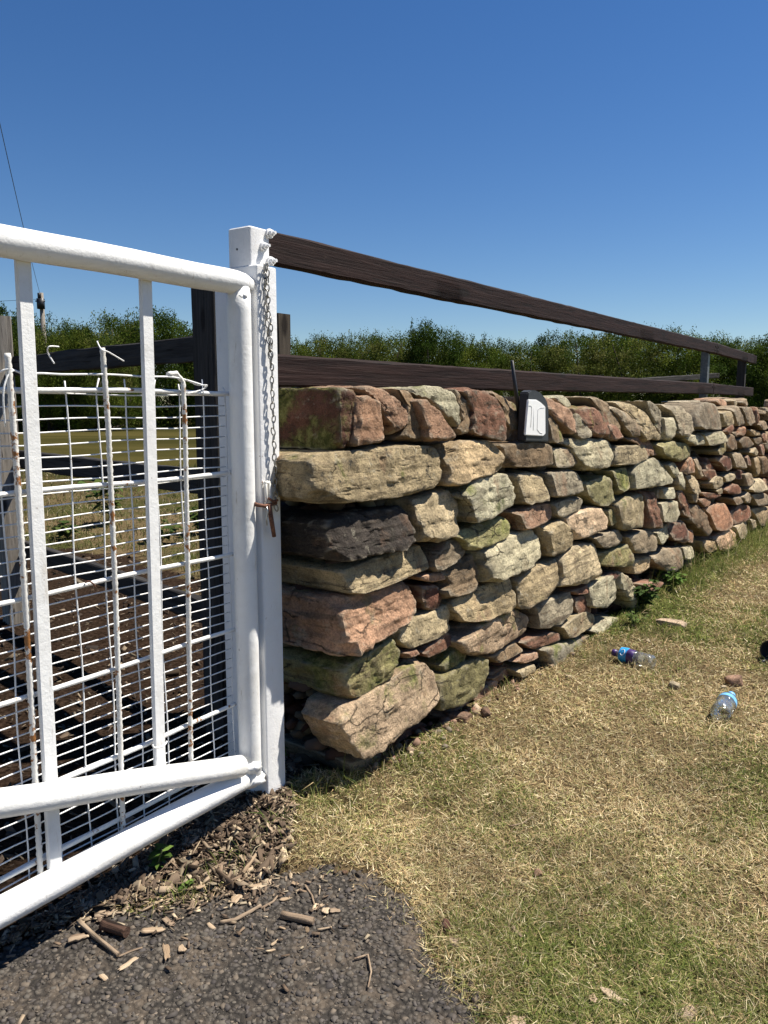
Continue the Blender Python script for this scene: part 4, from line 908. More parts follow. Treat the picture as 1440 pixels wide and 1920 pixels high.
plank('rail', RP(s_j2 + .012, zt_j2 - RH / 2, -.02), RP(s_j2 + 2.0, zt_j2 - RH / 2, -.02), UPV, RH, .042, M_BROWN, rf, .005)
mb = MB(); sp = s_j - .06
MG = Matrix((Vector(GD), Vector(GN), UPV)).transposed()
mb.box(RP(sp, .85, -.075), (.035, .03, .85 - .03 + .0), MG); mb.build('metal_post', M_IRON, rf, RP(sp, 0, -.075), False)
plank('timber_post', RP(s_j + 1.7, 0, -.085), RP(s_j + 1.7, zt_j - .02, -.085), GD, .08, .08, M_DARKW, rf)
for (ss, zz) in ((s_j - .05, zt_j - .03), (s_j - .05, zt_j - .065), (s_j + .06, zt_j - .03), (s_j + .06, zt_j - .065), (s_j2 - .05, zt_j2 - .03), (s_j2 + .06, zt_j2 - .03)):
    b_ = MB(); b_.tube([RP(ss, zz, .0), RP(ss, zz, .007)], .009, 8); b_.build('bolt_head', M_DARKW, rf, RP(ss, zz, 0))
plank('prop_board', RP(s_j - 2.2, 1.28, -.6), RP(s_j + 1.6, 1.47, -.3), UPV, .05, .03, M_DARKW, rf)

# ------------------------------------------------------------------ gate post, white
gp = empty('gate_post', G(.08, -.05, 0), 'white painted square gate post with bolts at the end of the stone wall', 'post')
def rbox(name, s1, s2, n1, n2_, z1, z2, m, parent, bev=.006, origin=None):
    bm_ = MB(); cs = (s1 + s2) / 2; cn = (n1 + n2_) / 2; hs = (s2 - s1) / 2; hn = (n2_ - n1) / 2
    pr = []
    for (sx, sy, a0) in ((1, 1, 0), (-1, 1, 90), (-1, -1, 180), (1, -1, 270)):
        for k_ in range(4):
            a = R(a0 + 30 * k_); pr.append((cs + sx * (hs - bev) + bev * math.cos(a), cn + sy * (hn - bev) + bev * math.sin(a)))
    n = len(pr); zz = [(z1, 0), (z2 - bev * .5, 0), (z2, bev * .5)]; V = []
    for z, ins_ in zz:
        for (a, b) in pr:
            V.append(G(cs + (a - cs) * (1 - ins_ / hs), cn + (b - cn) * (1 - ins_ / hn), z))
    Fs = []
    for i in range(2):
        for j in range(n): Fs.append((i * n + j, i * n + (j + 1) % n, (i + 1) * n + (j + 1) % n, (i + 1) * n + j))
    Fs.append(tuple(2 * n + j for j in range(n)))
    bm_.add(V, Fs); o = bm_.build(name, m, parent, origin or G(cs, cn, z1)); o.data.set_sharp_from_angle(angle=R(40))
    me = o.data
    import bmesh as bmm
    b2 = bmm.new(); b2.from_mesh(me); bmm.ops.recalc_face_normals(b2, faces=b2.faces); b2.to_mesh(me); b2.free()
    return o
rbox('sleeve', .042, .118, -.133, .024, -.05, 1.508, M_POST, gp, .005)
rbox('inner_post', .044, .119, -.079, .001, 1.508, 1.607, M_POST, gp, .007)
for (u, v, r_) in ((505, 438, .010), (494, 462, .009), (507, 490, .010)):
    s_, z_ = gate_px(u, v, .004); b_ = MB()
    b_.tube([G(s_, .001, z_), G(s_, .008, z_)], r_ * 1.25, 12); b_.tube([G(s_, .0081, z_), G(s_, .017, z_)], r_ * .85, 6); b_.tube([G(s_, .0171, z_), G(s_, .026, z_)], r_ * .45, 8)
    b_.build('bolt', M_POST, gp, G(s_, .01, z_))
for (u, v) in ((498, 524), (499, 558)):
    s_, z_ = gate_px(u, v, .024); b_ = MB(); b_.tube([G(s_, .0243, z_), G(s_, .0252, z_)], .006 if v < 540 else .0045, 10); b_.build('screw_hole', M_BLACK, gp, G(s_, .024, z_))
b_ = MB(); P_ = G(.0438, -.045, 1.552); b_.tube([P_, P_ - Vector(GD) * .001], .003, 8); b_.build('screw_hole', M_BLACK, gp, P_)

# chain hanging from the lowest bolt
sC, zC = gate_px(508, 492, .045); sC2, zC2 = gate_px(522, 952, .045)
ch = empty('chain', G(sC, .04, zC), 'dull grey steel link chain hanging down the side of the white gate post', 'chain')
def make_link(L, Wd, r):
    b_ = MB(); pts = []
    for k_ in range(16):
        a = 2 * math.pi * k_ / 16; pts.append((Wd * math.cos(a) * (1 - .25 * abs(math.sin(a)) ** 3), 0, L * math.sin(a)))
    b_.tube(pts, r, 6, False, True)
    me = bpy.data.meshes.new('link'); me.from_pydata(b_.v, [], b_.f)
    for p_ in me.polygons: p_.use_smooth = True
    return me
lm = make_link(.0110, .0050, .0017); NL = int((zC - zC2) / .0165)
pl = (0, 0, 0)
for i in range(NL):
    t = i / (NL - 1); P_ = G(sC + (sC2 - sC) * t + .0008 * math.sin(i * .9), .036 + .0012 * math.sin(i * 1.7) - (.006 * (1 - t) if t < .2 else 0), zC - .01 - (zC - zC2 - .01) * t)
    o = link('link', lm, M_CHAIN, ch, P_, (R(rng.uniform(-8, 8)), R(rng.uniform(-14, 14)), -GAZ + (R(25) if i % 2 else R(112)) + R(rng.uniform(-15, 15))))
for i in range(13):      # second strand, the slack doubled over the bolt
    t = i / 12; P_ = G(sC - .012 + .016 * t ** 2, .034, zC - .015 - .24 * t)
    link('link', lm, M_CHAIN, ch, P_, (R(rng.uniform(-8, 8)), R(-10), -GAZ + (R(25) if i % 2 else R(112))))

# latch: hasp on the post, eye on the gate, pin through both
la = empty('gate_latch', G(.07, .03, zC2), 'rusty hasp and staple latch with a hanging steel pin on the white post', 'latch')
def gpx(u, v, n): s_, z_ = gate_px(u, v, n); return G(s_, n, z_)
c0 = gpx(501, 925, .034); b_ = MB()
s_, z_ = gate_px(501, 925, .034)
for ds in (-.007, .007):
    b_.tube([G(s_ + ds, .026, z_ + .03), G(s_ + ds, .036, z_ + .025), G(s_ + ds * 1.1, .038, z_ - .02), G(s_ + ds, .034, z_ - .028)], .0045, 8)
b_.tube([G(s_ - .009, .034, z_ + .028), G(s_ + .009, .034, z_ + .028)], .005, 8)
b_.build('hasp', M_RUSTY, la, c0)
b_ = MB(); b_.tube([gpx(474, 944, .02), gpx(484, 947, .04), gpx(498, 949, .046), gpx(518, 943, .046)], [.006, .0055, .005, .0045], 8); b_.tube([gpx(503, 934, .045), gpx(512, 940, .052), gpx(520, 938, .046)], .0035, 8); b_.build('staple', M_RUST, la, c0)
b_ = MB(); b_.tube([gpx(504, 945, .050), gpx(514, 1006, .046)], [.0068, .0055], 10); b_.build('pin', M_RUST, la, c0)
b_ = MB(); a_ = gpx(500, 950, .05); b_.tube([a_, a_ + Vector((.003, 0, -.015)), a_ + Vector((-.002, 0, -.035)), a_ + Vector((.0, .0, -.05))], .0022, 6); b_.build('wire_tie', M_GALV, la, c0)

# ------------------------------------------------------------------ the gate
gt = empty('field_gate', G(0, 0, 0), 'white tubular steel field gate with flat bars and painted wire mesh', 'gate')
GO = G(0, 0, 0); TR = .0305
_, zT = gate_px(480, 533); _, zB = gate_px(466, 1456); GL = 2.35
zT -= .004
def gtube(name, pts, r, m, n=20):
    b_ = MB(); b_.tube(pts, r, n); return b_.build(name, m, gt, Vector(pts[0]) * .5 + Vector(pts[-1]) * .5)
def longtube(p0, p1, k=24): return [Vector(p0).lerp(Vector(p1), i / k) + Vector((0, 0, .0012 * math.sin(i * 1.3))) for i in range(k + 1)]
arc = [G(-TR * 1.2 + TR * 1.2 * math.sin(R(a)), 0, zT - TR * 1.2 + TR * 1.2 * math.cos(R(a))) for a in (0, 20, 40, 60, 80)]
gtube('top_rail', longtube(G(-GL, 0, zT), G(-.045, 0, zT)) + [G(-.015, 0, zT - .001), G(.008, 0, zT - .004), G(.024, 0, zT - .012)], TR, M_WHITE, 24)
gtube('end_tube', longtube(G(0, 0, zB - .02), G(0, 0, zT - .012)), TR, M_WHITE, 24)
gtube('end_tube', longtube(G(-GL, 0, zB - .02), G(-GL, 0, zT - .035)), TR, M_WHITE, 24)
gtube('bottom_rail', longtube(G(-GL + .03, 0, zB), G(.0, 0, zB + .004)), TR, M_WHITE, 24)
sb1, zb1 = gate_px(440, 1438, .012); sb0, zb0 = gate_px(0, 1506, .012)
slope = (zb0 - zb1) / (sb0 - sb1); sE = -GL + .04
zE = zb1 + slope * (sE - sb1)
gtube('brace', longtube(G(sE, .012, zE), G(sb1 + .02, .012, zb1 + slope * .02)), TR * .96, M_WHITE, 24)
# weld beads
for (cs, cn, cz, r_, seed_) in ((-.005, .012, zT - .036, .016, 1), (-.012, .012, zB + .035, .024, 2), (0, 0, zB - .008, .032, 3)):
    v_, f_ = _grids.setdefault(6, cube_grid(6)); q = v_ / np.linalg.norm(v_, axis=1)[:, None]
    q = q * (r_ * (1 + .28 * fbm(q * 3.2 + seed_, seed_, 3)))[:, None] * np.array([1.25, 1.15, .75])
    me = np_mesh('weld', q, f_[:, ::-1]); link('weld', me, M_WHITE, gt, G(cs, cn, cz))
def bar(u1, v1, u2, v2, wdt=.031):
    s1, z1 = gate_px(u1, v1, -.008); s2, z2 = gate_px(u2, v2, -.008); return s1, z1, s2, z2
BARW = .0155
def flat(s1, z1, s2, z2):
    b_ = MB(); V = []; bv = .0025
    pr = [(-BARW + bv, -.008), (BARW - bv, -.008), (BARW, -.008 - bv), (BARW, -.018), (-BARW, -.018), (-BARW, -.008 - bv)]
    N_ = 12
    for i in range(N_ + 1):
        t = i / N_
        for (a, b) in pr: V.append(G(s1 + (s2 - s1) * t + a, b, z1 + (z2 - z1) * t))
    Fs = []
    for i in range(N_):
        for j in range(6): Fs.append((i * 6 + j, i * 6 + (j + 1) % 6, (i + 1) * 6 + (j + 1) % 6, (i + 1) * 6 + j))
    b_.add(V, Fs); o = b_.build('flat_bar', M_WHITE, gt, G((s1 + s2) / 2, 0, (z1 + z2) / 2), False)
    import bmesh as bmm
    b2 = bmm.new(); b2.from_mesh(o.data); bmm.ops.recalc_face_normals(b2, faces=b2.faces); b2.to_mesh(o.data); b2.free(); return o
b1 = bar(50, 560, 104, 1600); b2 = bar(277, 560, 301, 1400)
zb_at = lambda s: zb1 + slope * (s - sb1)
flat(b1[0], zT - .02, b1[2], zB + .01); flat(b2[0], zT - .02, b2[2], zb_at(b2[2]) + .01)
db = b1[0] - b2[0]
for k_ in (1, 2, 3): flat(b1[0] + db * k_, zT - .02, b1[2] + db * k_, zB + .01)
# ribbed upright rods
def rod(pts, r, m, ribs=True):
    P_ = []; 
    for a, b in zip(pts[:-1], pts[1:]):
        n_ = max(1, int((Vector(b) - Vector(a)).length / .008))
        P_ += [Vector(a).lerp(Vector(b), i / n_) for i in range(n_)]
    P_.append(Vector(pts[-1])); rs = [r * (1 + (.16 if i % 2 else -.06) + rng.uniform(-.06, .06)) if ribs else r * (1 + rng.uniform(-.05, .05)) for i in range(len(P_))]
    b_ = MB(); b_.tube(P_, rs, 8); return b_.build('rod', m, gt, P_[len(P_) // 2])
def gq(u, v, n): s_, z_ = gate_px(u, v, n); return G(s_, n, z_)
rod([gq(14, 662, -.024), gq(30, 860, -.024), gq(52, 1200, -.024), gq(76, 1640, -.024)], .0062, M_RUSTY)
rod([gq(192, 652, -.024), gq(203, 800, -.024), gq(216, 1100, -.024), gq(231, 1562, -.024)], .0060, M_RUSTY)
rod([gq(314, 702, -.024), gq(330, 700, -.024), gq(343, 716, -.024), gq(347, 800, -.024), gq(352, 1050, -.024), gq(358, 1428, -.024)], .0060, M_RUSTY)
for k_ in range(3):
    s_, _z = gate_px(14, 662, -.024); s_ -= .30 * (k_ + 1); rod([G(s_, -.024, 1.19), G(s_, -.024, zB)], .006, M_RUSTY)
rz = []
for (u, v) in ((438, 737), (436, 886), (438, 1037), (440, 1180), (441, 1321)):
    s_, z_ = gate_px(u, v, -.035); rz.append((s_, z_))
    n_ = 30; pts = [G(s_ + (-GL + .03 - s_) * i / n_, -.035 + .001 * math.sin(i * 2.1), z_ + .0022 * math.sin(i * .8 + u)) for i in range(n_ + 1)]
    rod(pts, .0056, M_ROD, False)
rod([G(-.07, -.035, zB + .045), G(-GL + .03, -.035, zB + .05)], .0056, M_ROD, False)
# weld mesh sheet
mb = MB(); MN = -.046; sR = gate_px(424, 900, MN)[0]; zt = rz[0][1] - .0; zbm = zB - .025
N_w = int((zt - zbm) / .0262)
for i in range(N_w + 1):
    z_ = zt - .008 - i * .0262
    mb.tube([G(sR + (-GL + .03 - sR) * t / 40, MN + .0012 * math.sin(t * 1.1 + i), z_ + .0016 * math.sin(t * .9 + i * .8)) for t in range(41)], .0017, 5)
s_ = sR; j = 0
while s_ > -GL + .03:
    top = zt + rng.uniform(.008, .034)
    mb.tube([G(s_ + .006 * rng.uniform(-1, 1), MN + .004, top)] + [G(s_ + .003 * math.sin(t * .7 + j), MN + .0032, zt - (zt - zbm) * t / 20) for t in range(21)], .0018, 5)
    s_ -= .0762; j += 1
mb.build('wire_mesh', M_WIRE, gt, G(-1.1, MN, .7))
# twisted ends along the top edge
def wire(pts, r=.0018, m=None): 
    b_ = MB(); P_ = []
    for i in range(len(pts) - 1):
        for t in range(5): 
            p0 = Vector(pts[max(i - 1, 0)]); p1 = Vector(pts[i]); p2 = Vector(pts[i + 1]); p3 = Vector(pts[min(i + 2, len(pts) - 1)]); q = t / 5
            P_.append(.5 * ((2 * p1) + (p2 - p0) * q + (2 * p0 - 5 * p1 + 4 * p2 - p3) * q * q + (3 * p1 - p0 - 3 * p2 + p3) * q ** 3))
    P_.append(Vector(pts[-1])); b_.tube(P_, r, 6); return b_.build('wire_tie', m or M_WIRE, gt, P_[0])
wire([gq(0, 697, -.03), gq(18, 692, -.02), gq(44, 700, -.03), gq(80, 700, -.03), (gq(120, 702, -.03)), gq(200, 702, -.022), gq(270, 706, -.03), gq(330, 708, -.02), gq(386, 724, -.03)], .0022)
wire([gq(102, 682, -.03), gq(90, 662, -.035), gq(92, 650, -.02), gq(110, 650, -.03)], .0016)
wire([gq(182, 640, -.02), gq(190, 655, -.005), gq(203, 660, -.005), gq(232, 677, -.02)], .0016)
wire([gq(350, 712, -.02), gq(370, 722, -.03), gq(388, 722, -.02), gq(380, 730, -.03), gq(352, 738, -.02)], .0016)
wire([gq(10, 800, -.03), gq(6, 740, -.02), gq(14, 706, -.02), gq(26, 694, -.02)], .0020)
wire([gq(286, 1396, .01), gq(290, 1402, .013), gq(306, 1399, .013), gq(313, 1390, .008)], .0022)
wire([gq(420, 882, -.03), gq(426, 880, -.02), gq(430, 888, -.02), gq(420, 897, -.03)], .0015)
wire([gq(160, 1092, -.03), gq(168, 1090, -.017), gq(176, 1096, -.017), gq(178, 1100, -.025)], .0020, M_RUST)

# ------------------------------------------------------------------ field fence behind the gate
FN = Vector((-.555, 2.62, 0)); FF = Vector((-1.975, 4.04, 0)); FD = (FF - FN).normalized(); FQ = Vector((FD.y, -FD.x, 0))
ff = empty('field_fence', FN, 'weathered dark timber three rail fence crossing the field behind the gate', 'fence')
plank('post', FN + Vector((.0, .0, -.05)), FN + Vector((.0, .0, 1.545)), FD, .13, .11, M_DARKW, ff)
F3 = FF + FD * 2.1
plank('post', FF + Vector((0, 0, -.05)), FF + Vector((0, 0, 1.60)), FD, .10, .11, M_GREYW, ff)
plank('post', F3 + Vector((0, 0, -.05)), F3 + Vector((0, 0, 1.55)), FD, .12, .10, M_GREYW, ff)
for i, z_ in enumerate((1.395, .915, .43)):
    for (a, b) in ((FN, FF), (FF, F3)):
        plank('rail', a + FQ * .065 * (1 if i < 9 else -1) + Vector((0, 0, z_ - .045)) + FD * .0, b + FQ * .065 + Vector((0, 0, z_ - .045)) - FD * .006, UPV, .092, .036, M_DARKW, ff, .005)
o = plank('timber_post', Vector((-.385, 2.86, -.05)), Vector((-.385, 2.86, 1.475)), WD, .07, .07, M_OLDW, None)
tag(o, 'short dark square timber post standing just behind the wall beside the white post', 'post')

# ------------------------------------------------------------------ hedge of bushes and trees at the field's far edge
def bush_mesh(seed_, nc, per, shape, leaf, cols, shoots=14):
    rs = np.random.RandomState(seed_); cen = []
    while len(cen) < nc:
        q = rs.uniform(-1, 1, 3); r_ = (q[0] ** 2 + q[1] ** 2 + abs(q[2]) ** 5) ** .5
        if r_ > 1 or r_ < .30: continue
        cen.append(q)
    cen = np.array(cen); zz = (cen[:, 2] + 1) / 2
    wide = shape(zz); cx = cen[:, 0] * wide; cy = cen[:, 1] * wide; cz = zz
    lump = 1 + .25 * vnoise(cen * 2.2 + seed_, seed_); C_ = np.stack([cx * lump, cy * lump, cz * (.88 + .12 * lump)], -1)
    rad = rs.uniform(.07, .16, nc); ci = np.repeat(np.arange(nc), per); n = len(ci)
    dv = rs.randn(n, 3); dv /= np.linalg.norm(dv, axis=1)[:, None]; pos = C_[ci] + dv * (rad[ci] * rs.uniform(.35, 1.1, n))[:, None] * np.array([1.15, 1.15, .8])
    # upright sprays above the outline
    sh = []
    for i in range(shoots):
        a = rs.uniform(0, 6.28); r_ = rs.uniform(.05, .8); b = np.array([math.cos(a) * r_ * .55, math.sin(a) * r_ * .55, rs.uniform(.80, .95)]); d_ = np.array([rs.normal(0, .3), rs.normal(0, .3), 1.0]); ln = rs.uniform(.08, .2)
        m_ = 60; t = rs.rand(m_); sh.append(b + d_ * (t * ln)[:, None] + rs.randn(m_, 3) * .018)
    if sh: pos = np.concatenate([pos] + sh)
    n = len(pos); pos[:, 2] = np.maximum(pos[:, 2], .01)
    a = rs.randn(n, 3); a /= np.linalg.norm(a, axis=1)[:, None]; b = np.cross(a, rs.randn(n, 3)); b /= np.linalg.norm(b, axis=1)[:, None]
    L = leaf * rs.uniform(.6, 1.35, n)[:, None]; q = np.stack([pos - a * L, pos + b * L * .45, pos + a * L, pos - b * L * .45], 1)
    cc = np.array(cols)[rs.randint(0, len(cols), nc)] * rs.uniform(.7, 1.25, (nc, 1)); ctint = np.concatenate([cc[ci], np.array(cols)[rs.randint(0, len(cols), n - len(ci))]]) * rs.uniform(.6, 1.35, (n, 1))
    return q.reshape(-1, 3), np.arange(n * 4).reshape(-1, 4), np.repeat(ctint, 4, 0), C_
DKG = [(1.22 * t_[0], 1.45 * t_[1], 1.5 * t_[2]) for t_ in [(.022, .034, .005), (.034, .050, .007), (.046, .060, .008), (.028, .042, .006)]]
MDG = [(1.22 * t_[0], 1.45 * t_[1], 1.5 * t_[2]) for t_ in [(.052, .066, .008), (.074, .084, .010), (.038, .052, .006), (.095, .098, .013)]]
PLG = [(1.22 * t_[0], 1.45 * t_[1], 1.5 * t_[2]) for t_ in [(.095, .092, .018), (.070, .074, .013), (.105, .090, .024), (.055, .060, .010)]]
KINDS = []
for i, (sd_, shp, cols_, nm, tall) in enumerate((
        (3, lambda z: .62 * np.sqrt(np.clip(1 - (z - .35) ** 2 / .55, .05, 1)), MDG, 'hawthorn_bush', 1),
        (8, lambda z: .70 * np.sqrt(np.clip(1 - (z - .3) ** 2 / .6, .05, 1)), DKG + MDG[:2], 'hawthorn_bush', 1),
        (15, lambda z: .66 * np.sqrt(np.clip(1 - (z - .4) ** 2 / .5, .05, 1)), PLG + MDG, 'hawthorn_bush', 1),
        (21, lambda z: .44 * np.sqrt(np.clip(1 - (z - .5) ** 2 / .33, .05, 1)), DKG, 'ash_tree', 1),
        (27, lambda z: .60 * np.sqrt(np.clip(1 - (z - .5) ** 2 / .40, .05, 1)), DKG + [MDG[1]], 'oak_tree', 1))):
    V, Fq, T, C_ = bush_mesh(sd_, 150, 215, shp, .0118, cols_, 7 if i < 3 else 4)
    crown = np_mesh('crown', V, Fq, False, {'tint': T}); crown.materials.append(M_LEAF)
    tb = MB(); rr_ = random.Random(sd_)
    for j in range(5):
        cc = C_[rr_.randrange(len(C_))]; b0 = Vector((rr_.uniform(-.05, .05), rr_.uniform(-.05, .05), -.02)); mid = Vector((cc[0] * .35, cc[1] * .35, cc[2] * .5))
        tb.tube([b0, b0.lerp(mid, .5) + Vector((rr_.uniform(-.03, .03), rr_.uniform(-.03, .03), 0)), mid, Vector(cc)], [.030, .022, .015, .005], 6)
    tm = bpy.data.meshes.new('trunk'); tm.from_pydata(tb.v, [], tb.f); tm.materials.append(M_BARK)
    for p_ in tm.polygons: p_.use_smooth = True
    KINDS.append((nm, crown, tm))
SKY_U = [-500, -100, 0, 60, 110, 170, 215, 245, 300, 350, 420, 540, 600, 640, 700, 760, 850, 900, 940, 985, 1020, 1060, 1130, 1240, 1300, 1400, 1500, 1700, 2000]
SKY_V = [600, 590, 584, 588, 604, 616, 612, 598, 596, 606, 620, 648, 640, 634, 628, 636, 640, 648, 654, 656, 640, 630, 630, 630, 640, 640, 642, 640, 640]
def skyline(u): return float(np.interp(u, SKY_U, SKY_V))
HL = ['rounded mid green hawthorn bush in the hedge across the field', 'dense dark green hawthorn bush in the hedge across the field', 'loose yellow green hawthorn bush in the hedge across the field',
      'slim dark green ash sapling rising in the hedge across the field', 'broad dark green oak growing in the hedge across the field']
proto_used = {}
def put_tree(k_, x, y, H, spread, label=None):
    nm, crown, tm = KINDS[k_]
    u_ = 720 + x / y * F * .99; where = 'seen over the white gate' if u_ < 440 else 'behind the near wall' if u_ < 960 else 'behind the far wall end'
    root = empty(nm, (x, y, 0), label or HL[k_].replace('across the field', where + (', rear row' if y > 42.4 else '')), 'tree' if k_ > 2 else 'bush', 'bushes and trees of the field hedge'); rz_ = rng.uniform(0, 6.28)
    for (pn, me) in (('crown', crown), ('trunk', tm)):
        if (k_, pn) not in proto_used:
            o = bpy.data.objects.new(pn, me); proto_used[(k_, pn)] = o
        else:
            o = proto_used[(k_, pn)].copy()
        col.objects.link(o); o.parent = root; o.location = (0, 0, 0); o.rotation_euler = (0, 0, rz_); o.scale = (spread, spread, H)
for row, (yy, st_, lo) in enumerate(((40.0, 2.3, 1.0), (44.0, 2.7, 1.0))):
    x = -26.0 + row * 1.1
    while x < 28:
        y_ = yy + rng.uniform(-.8, .8) + (0 if x < 5 else -.08 * (x - 5)); u = 720 + x / y_ * F * .99
        vt = skyline(u) + (rng.uniform(-3, 18) if row == 0 else rng.uniform(-8, 8)); H = CH + (760 - vt) / F * y_ * 1.0
        k_ = rng.choice([0, 0, 1, 2, 2] if x > -9 else ([1, 2, 1, 4] if row == 0 else [4, 1, 4]))
        put_tree(k_, x, y_, H / 1.02, rng.uniform(3.2, 4.1) * (1.0 if k_ != 4 else 1.1)); x += st_ * rng.uniform(.8, 1.15)
for (u_, y_, v_, k_) in ((100, 35.2, 628, 2), (150, 35.5, 634, 0), (60, 35.8, 622, 1), (20, 35.6, 640, 0), (205, 35.6, 640, 2)): put_tree(k_, (u_ - 720) / F * y_, y_, CH + (760 - v_) / F * y_, 2.6, ['low mid green bush before the hedge near the utility pole', '', 'low yellow green bush before the hedge near the utility pole'][k_] if k_ != 1 else 'low dark green bush before the hedge near the utility pole')
yT = 38.6; put_tree(3, (808 - 720) / F * yT, yT, CH + (760 - 612) / F * yT, 3.3, 'dark broad leaved sapling standing above the hedge behind the wall')

# utility pole and its wires
yp = 37.6; xp = (91 - 720) / F * yp * .993; zp = CH + (760 - 557) / F * yp
up_ = empty('utility_pole', (xp, yp, 0), 'wooden utility pole with a dark box near its top beyond the hedge', 'pole')
b_ = MB(); b_.tube([(xp, yp, -.1), (xp, yp, zp * .5), (xp, yp, zp)], [.15, .125, .10], 10); b_.build('pole_shaft', M_GREYW, up_, (xp, yp, 0))
b_ = MB(); b_.box((xp + .02, yp - .15, zp - .52), (.15, .10, .24)); b_.box((xp - .02, yp - .15, zp - .15), (.06, .08, .12)); b_.tube([(xp - .22, yp - .15, zp - .40), (xp + .22, yp - .15, zp - .40)], .035, 6)
b_.build('junction_box', M_BLACK, up_, (xp, yp, zp))
def cable(name, a, b, sag, lab):
    pts = [Vector(a).lerp(Vector(b), i / 30) - Vector((0, 0, sag * 4 * (i / 30) * (1 - i / 30))) for i in range(31)]
    b_ = MB(); b_.tube(pts, [.009 * (.35 + .65 * min(1, p_.y / 20)) if p_.y > 0 else .004 for p_ in pts], 5); o = b_.build(name, M_BLACK, None, pts[0]); tag(o, lab, 'cable')
Q1 = aty(0, 225, 16.0); dq = np.array([Q1[0] - xp, Q1[1] - yp, 0]); dq /= np.linalg.norm(dq)
endp = np.array(Q1) + np.array([dq[0], dq[1], 0]) * 20; d1_ = math.hypot(Q1[0] - xp, Q1[1] - yp); t1_ = d1_ / (d1_ + 20); z0_ = zp - .12; endp[2] = z0_ + (Q1[2] - z0_ + 4 * .55 * t1_ * (1 - t1_)) / t1_
cable('overhead_cable', (xp, yp - .1, zp - .12), endp, .55, 'thin black overhead cable sloping up from the utility pole into the sky')
cable('overhead_cable', (xp, yp - .1, zp - .30), (xp - 34, yp + 6, zp - .1), .25, 'thin pale overhead cable running level away from the utility pole')

# ------------------------------------------------------------------ things on the wall and lawn
# plastic unit with a white panel, standing in the gap of the coping
def z3(x, y): return 900 + x * 280 / 1440, 640 + y * 280 / 1440
FRQ = .01
def prism(pts, q0, q1, name, m, parent, origin):
    n = len(pts); V = [WP(s, q0, z) for s, z in pts] + [WP(s, q1, z) for s, z in pts]
    Fs = [tuple(range(n)), tuple(reversed(range(n, 2 * n)))] + [(i, n + i, n + (i + 1) % n, (i + 1) % n) for i in range(n)]
    b_ = MB(); b_.add(V, Fs); o = b_.build(name, m, parent, origin, False)
    import bmesh as bmm
    b2 = bmm.new(); b2.from_mesh(o.data); bmm.ops.recalc_face_normals(b2, faces=b2.faces)
    bmm.ops.bevel(b2, geom=[e for e in b2.edges if e.calc_face_angle(0) > .6], offset=min(.004, abs(q1 - q0) * .3), segments=2, affect='EDGES'); b2.to_mesh(o.data); b2.free()
    return o
out = [wall_px(*z3(x, y), FRQ) for x, y in ((438, 965), (455, 700), (466, 490), (500, 470), (545, 474), (590, 495), (630, 540), (655, 600), (664, 680), (662, 968))]
bs, bz = out[0]
un = empty('plastic_unit', WP(np.mean([p_[0] for p_ in out]), FRQ - .06, out[0][1]), 'dark grey plastic unit with white front panel and black aerial standing among the coping stones', 'device')
prism(out, FRQ, FRQ - .038, 'body', M_DGREY, un, Vector(un.location))
pan = [wall_px(*z3(x, y), FRQ + .004) for x, y in ((436, 905), (450, 730), (466, 560), (545, 562), (590, 590), (630, 628), (632, 892), (610, 915))]
prism(pan, FRQ + .005, FRQ - .004, 'front_panel', M_PANEL, un, Vector(un.location))
for L_ in (((470, 622), (490, 622), (498, 640), (488, 830)), ((622, 638), (580, 642), (556, 662), (550, 850), (575, 882), (600, 888)), ((520, 640), (512, 860))):
    b_ = MB(); b_.tube([WP(*(lambda sz_: (sz_[0], FRQ + .0052, sz_[1]))(wall_px(*z3(x, y), FRQ + .005))) for x, y in L_], .0011, 6); b_.build('panel_groove', M_GROOVE, un, Vector(un.location))
sa_, za_ = wall_px(*z3(372, 560), FRQ - .05); sb_, zb_ = wall_px(*z3(308, 185), FRQ - .05)
b_ = MB(); b_.tube([WP(sa_ + .02, FRQ - .05, za_ - .08), WP(sa_ - .015, FRQ - .05, za_), WP(sb_, FRQ - .05, zb_)], [.010, .009, .006], 10); b_.build('aerial', M_BLACK, un, Vector(un.location))

# bottles
def bottle(A, axis, Ln, rad, label, lab_rng, capm, crumple):
    A = Vector(A); axis = Vector(axis).normalized()
    root = empty('plastic_bottle', A, label, 'bottle', 'empty water bottles on the grass')
    N_ = 40; prof = [(0.004, rad * .35), (0.0, rad * .62), (.003, rad * .86), (.012, rad)]
    for i in range(N_):
        t = i / (N_ - 1); d_ = .012 + (Ln * .66 - .012) * t; prof.append((d_ + 1e-4, rad * (1 - .035 * (math.sin(d_ * 420) > .3) - (.08 * math.exp(-((t - .55) / .08) ** 2)))))
    for t in np.linspace(.05, 1, 8): prof.append((Ln * .66 + Ln * .20 * t, rad * (1 - .58 * t ** 1.5)))
    prof.append((Ln * .90, rad * .41))
    def wob(d_, th): return crumple * float(vnoise(np.array([[d_ * 38, math.cos(th) * 1.6, math.sin(th) * 1.6]]), 4)[0]) * min(1, max(0, (Ln * .8 - d_) / .05))
    b_ = MB(); b_.lathe(A, axis, prof, 28, wob); b_.build('body', M_CLEAR, root, A)
    b_ = MB(); cr_ = rad * .47; b_.lathe(A, axis, [(Ln * .885, .001), (Ln * .885, cr_), (Ln * .985, cr_ * .97), (Ln, cr_ * .8), (Ln, .001)], 18); b_.build('cap', capm, root, A)
    for (t0, t1, m_) in lab_rng:
        b_ = MB(); b_.lathe(A, axis, [(Ln * t0 + (Ln * (t1 - t0)) * i / 6, rad * 1.022) for i in range(7)], 28, wob); b_.build('paper_label', m_, root, A)
    return root, A, axis
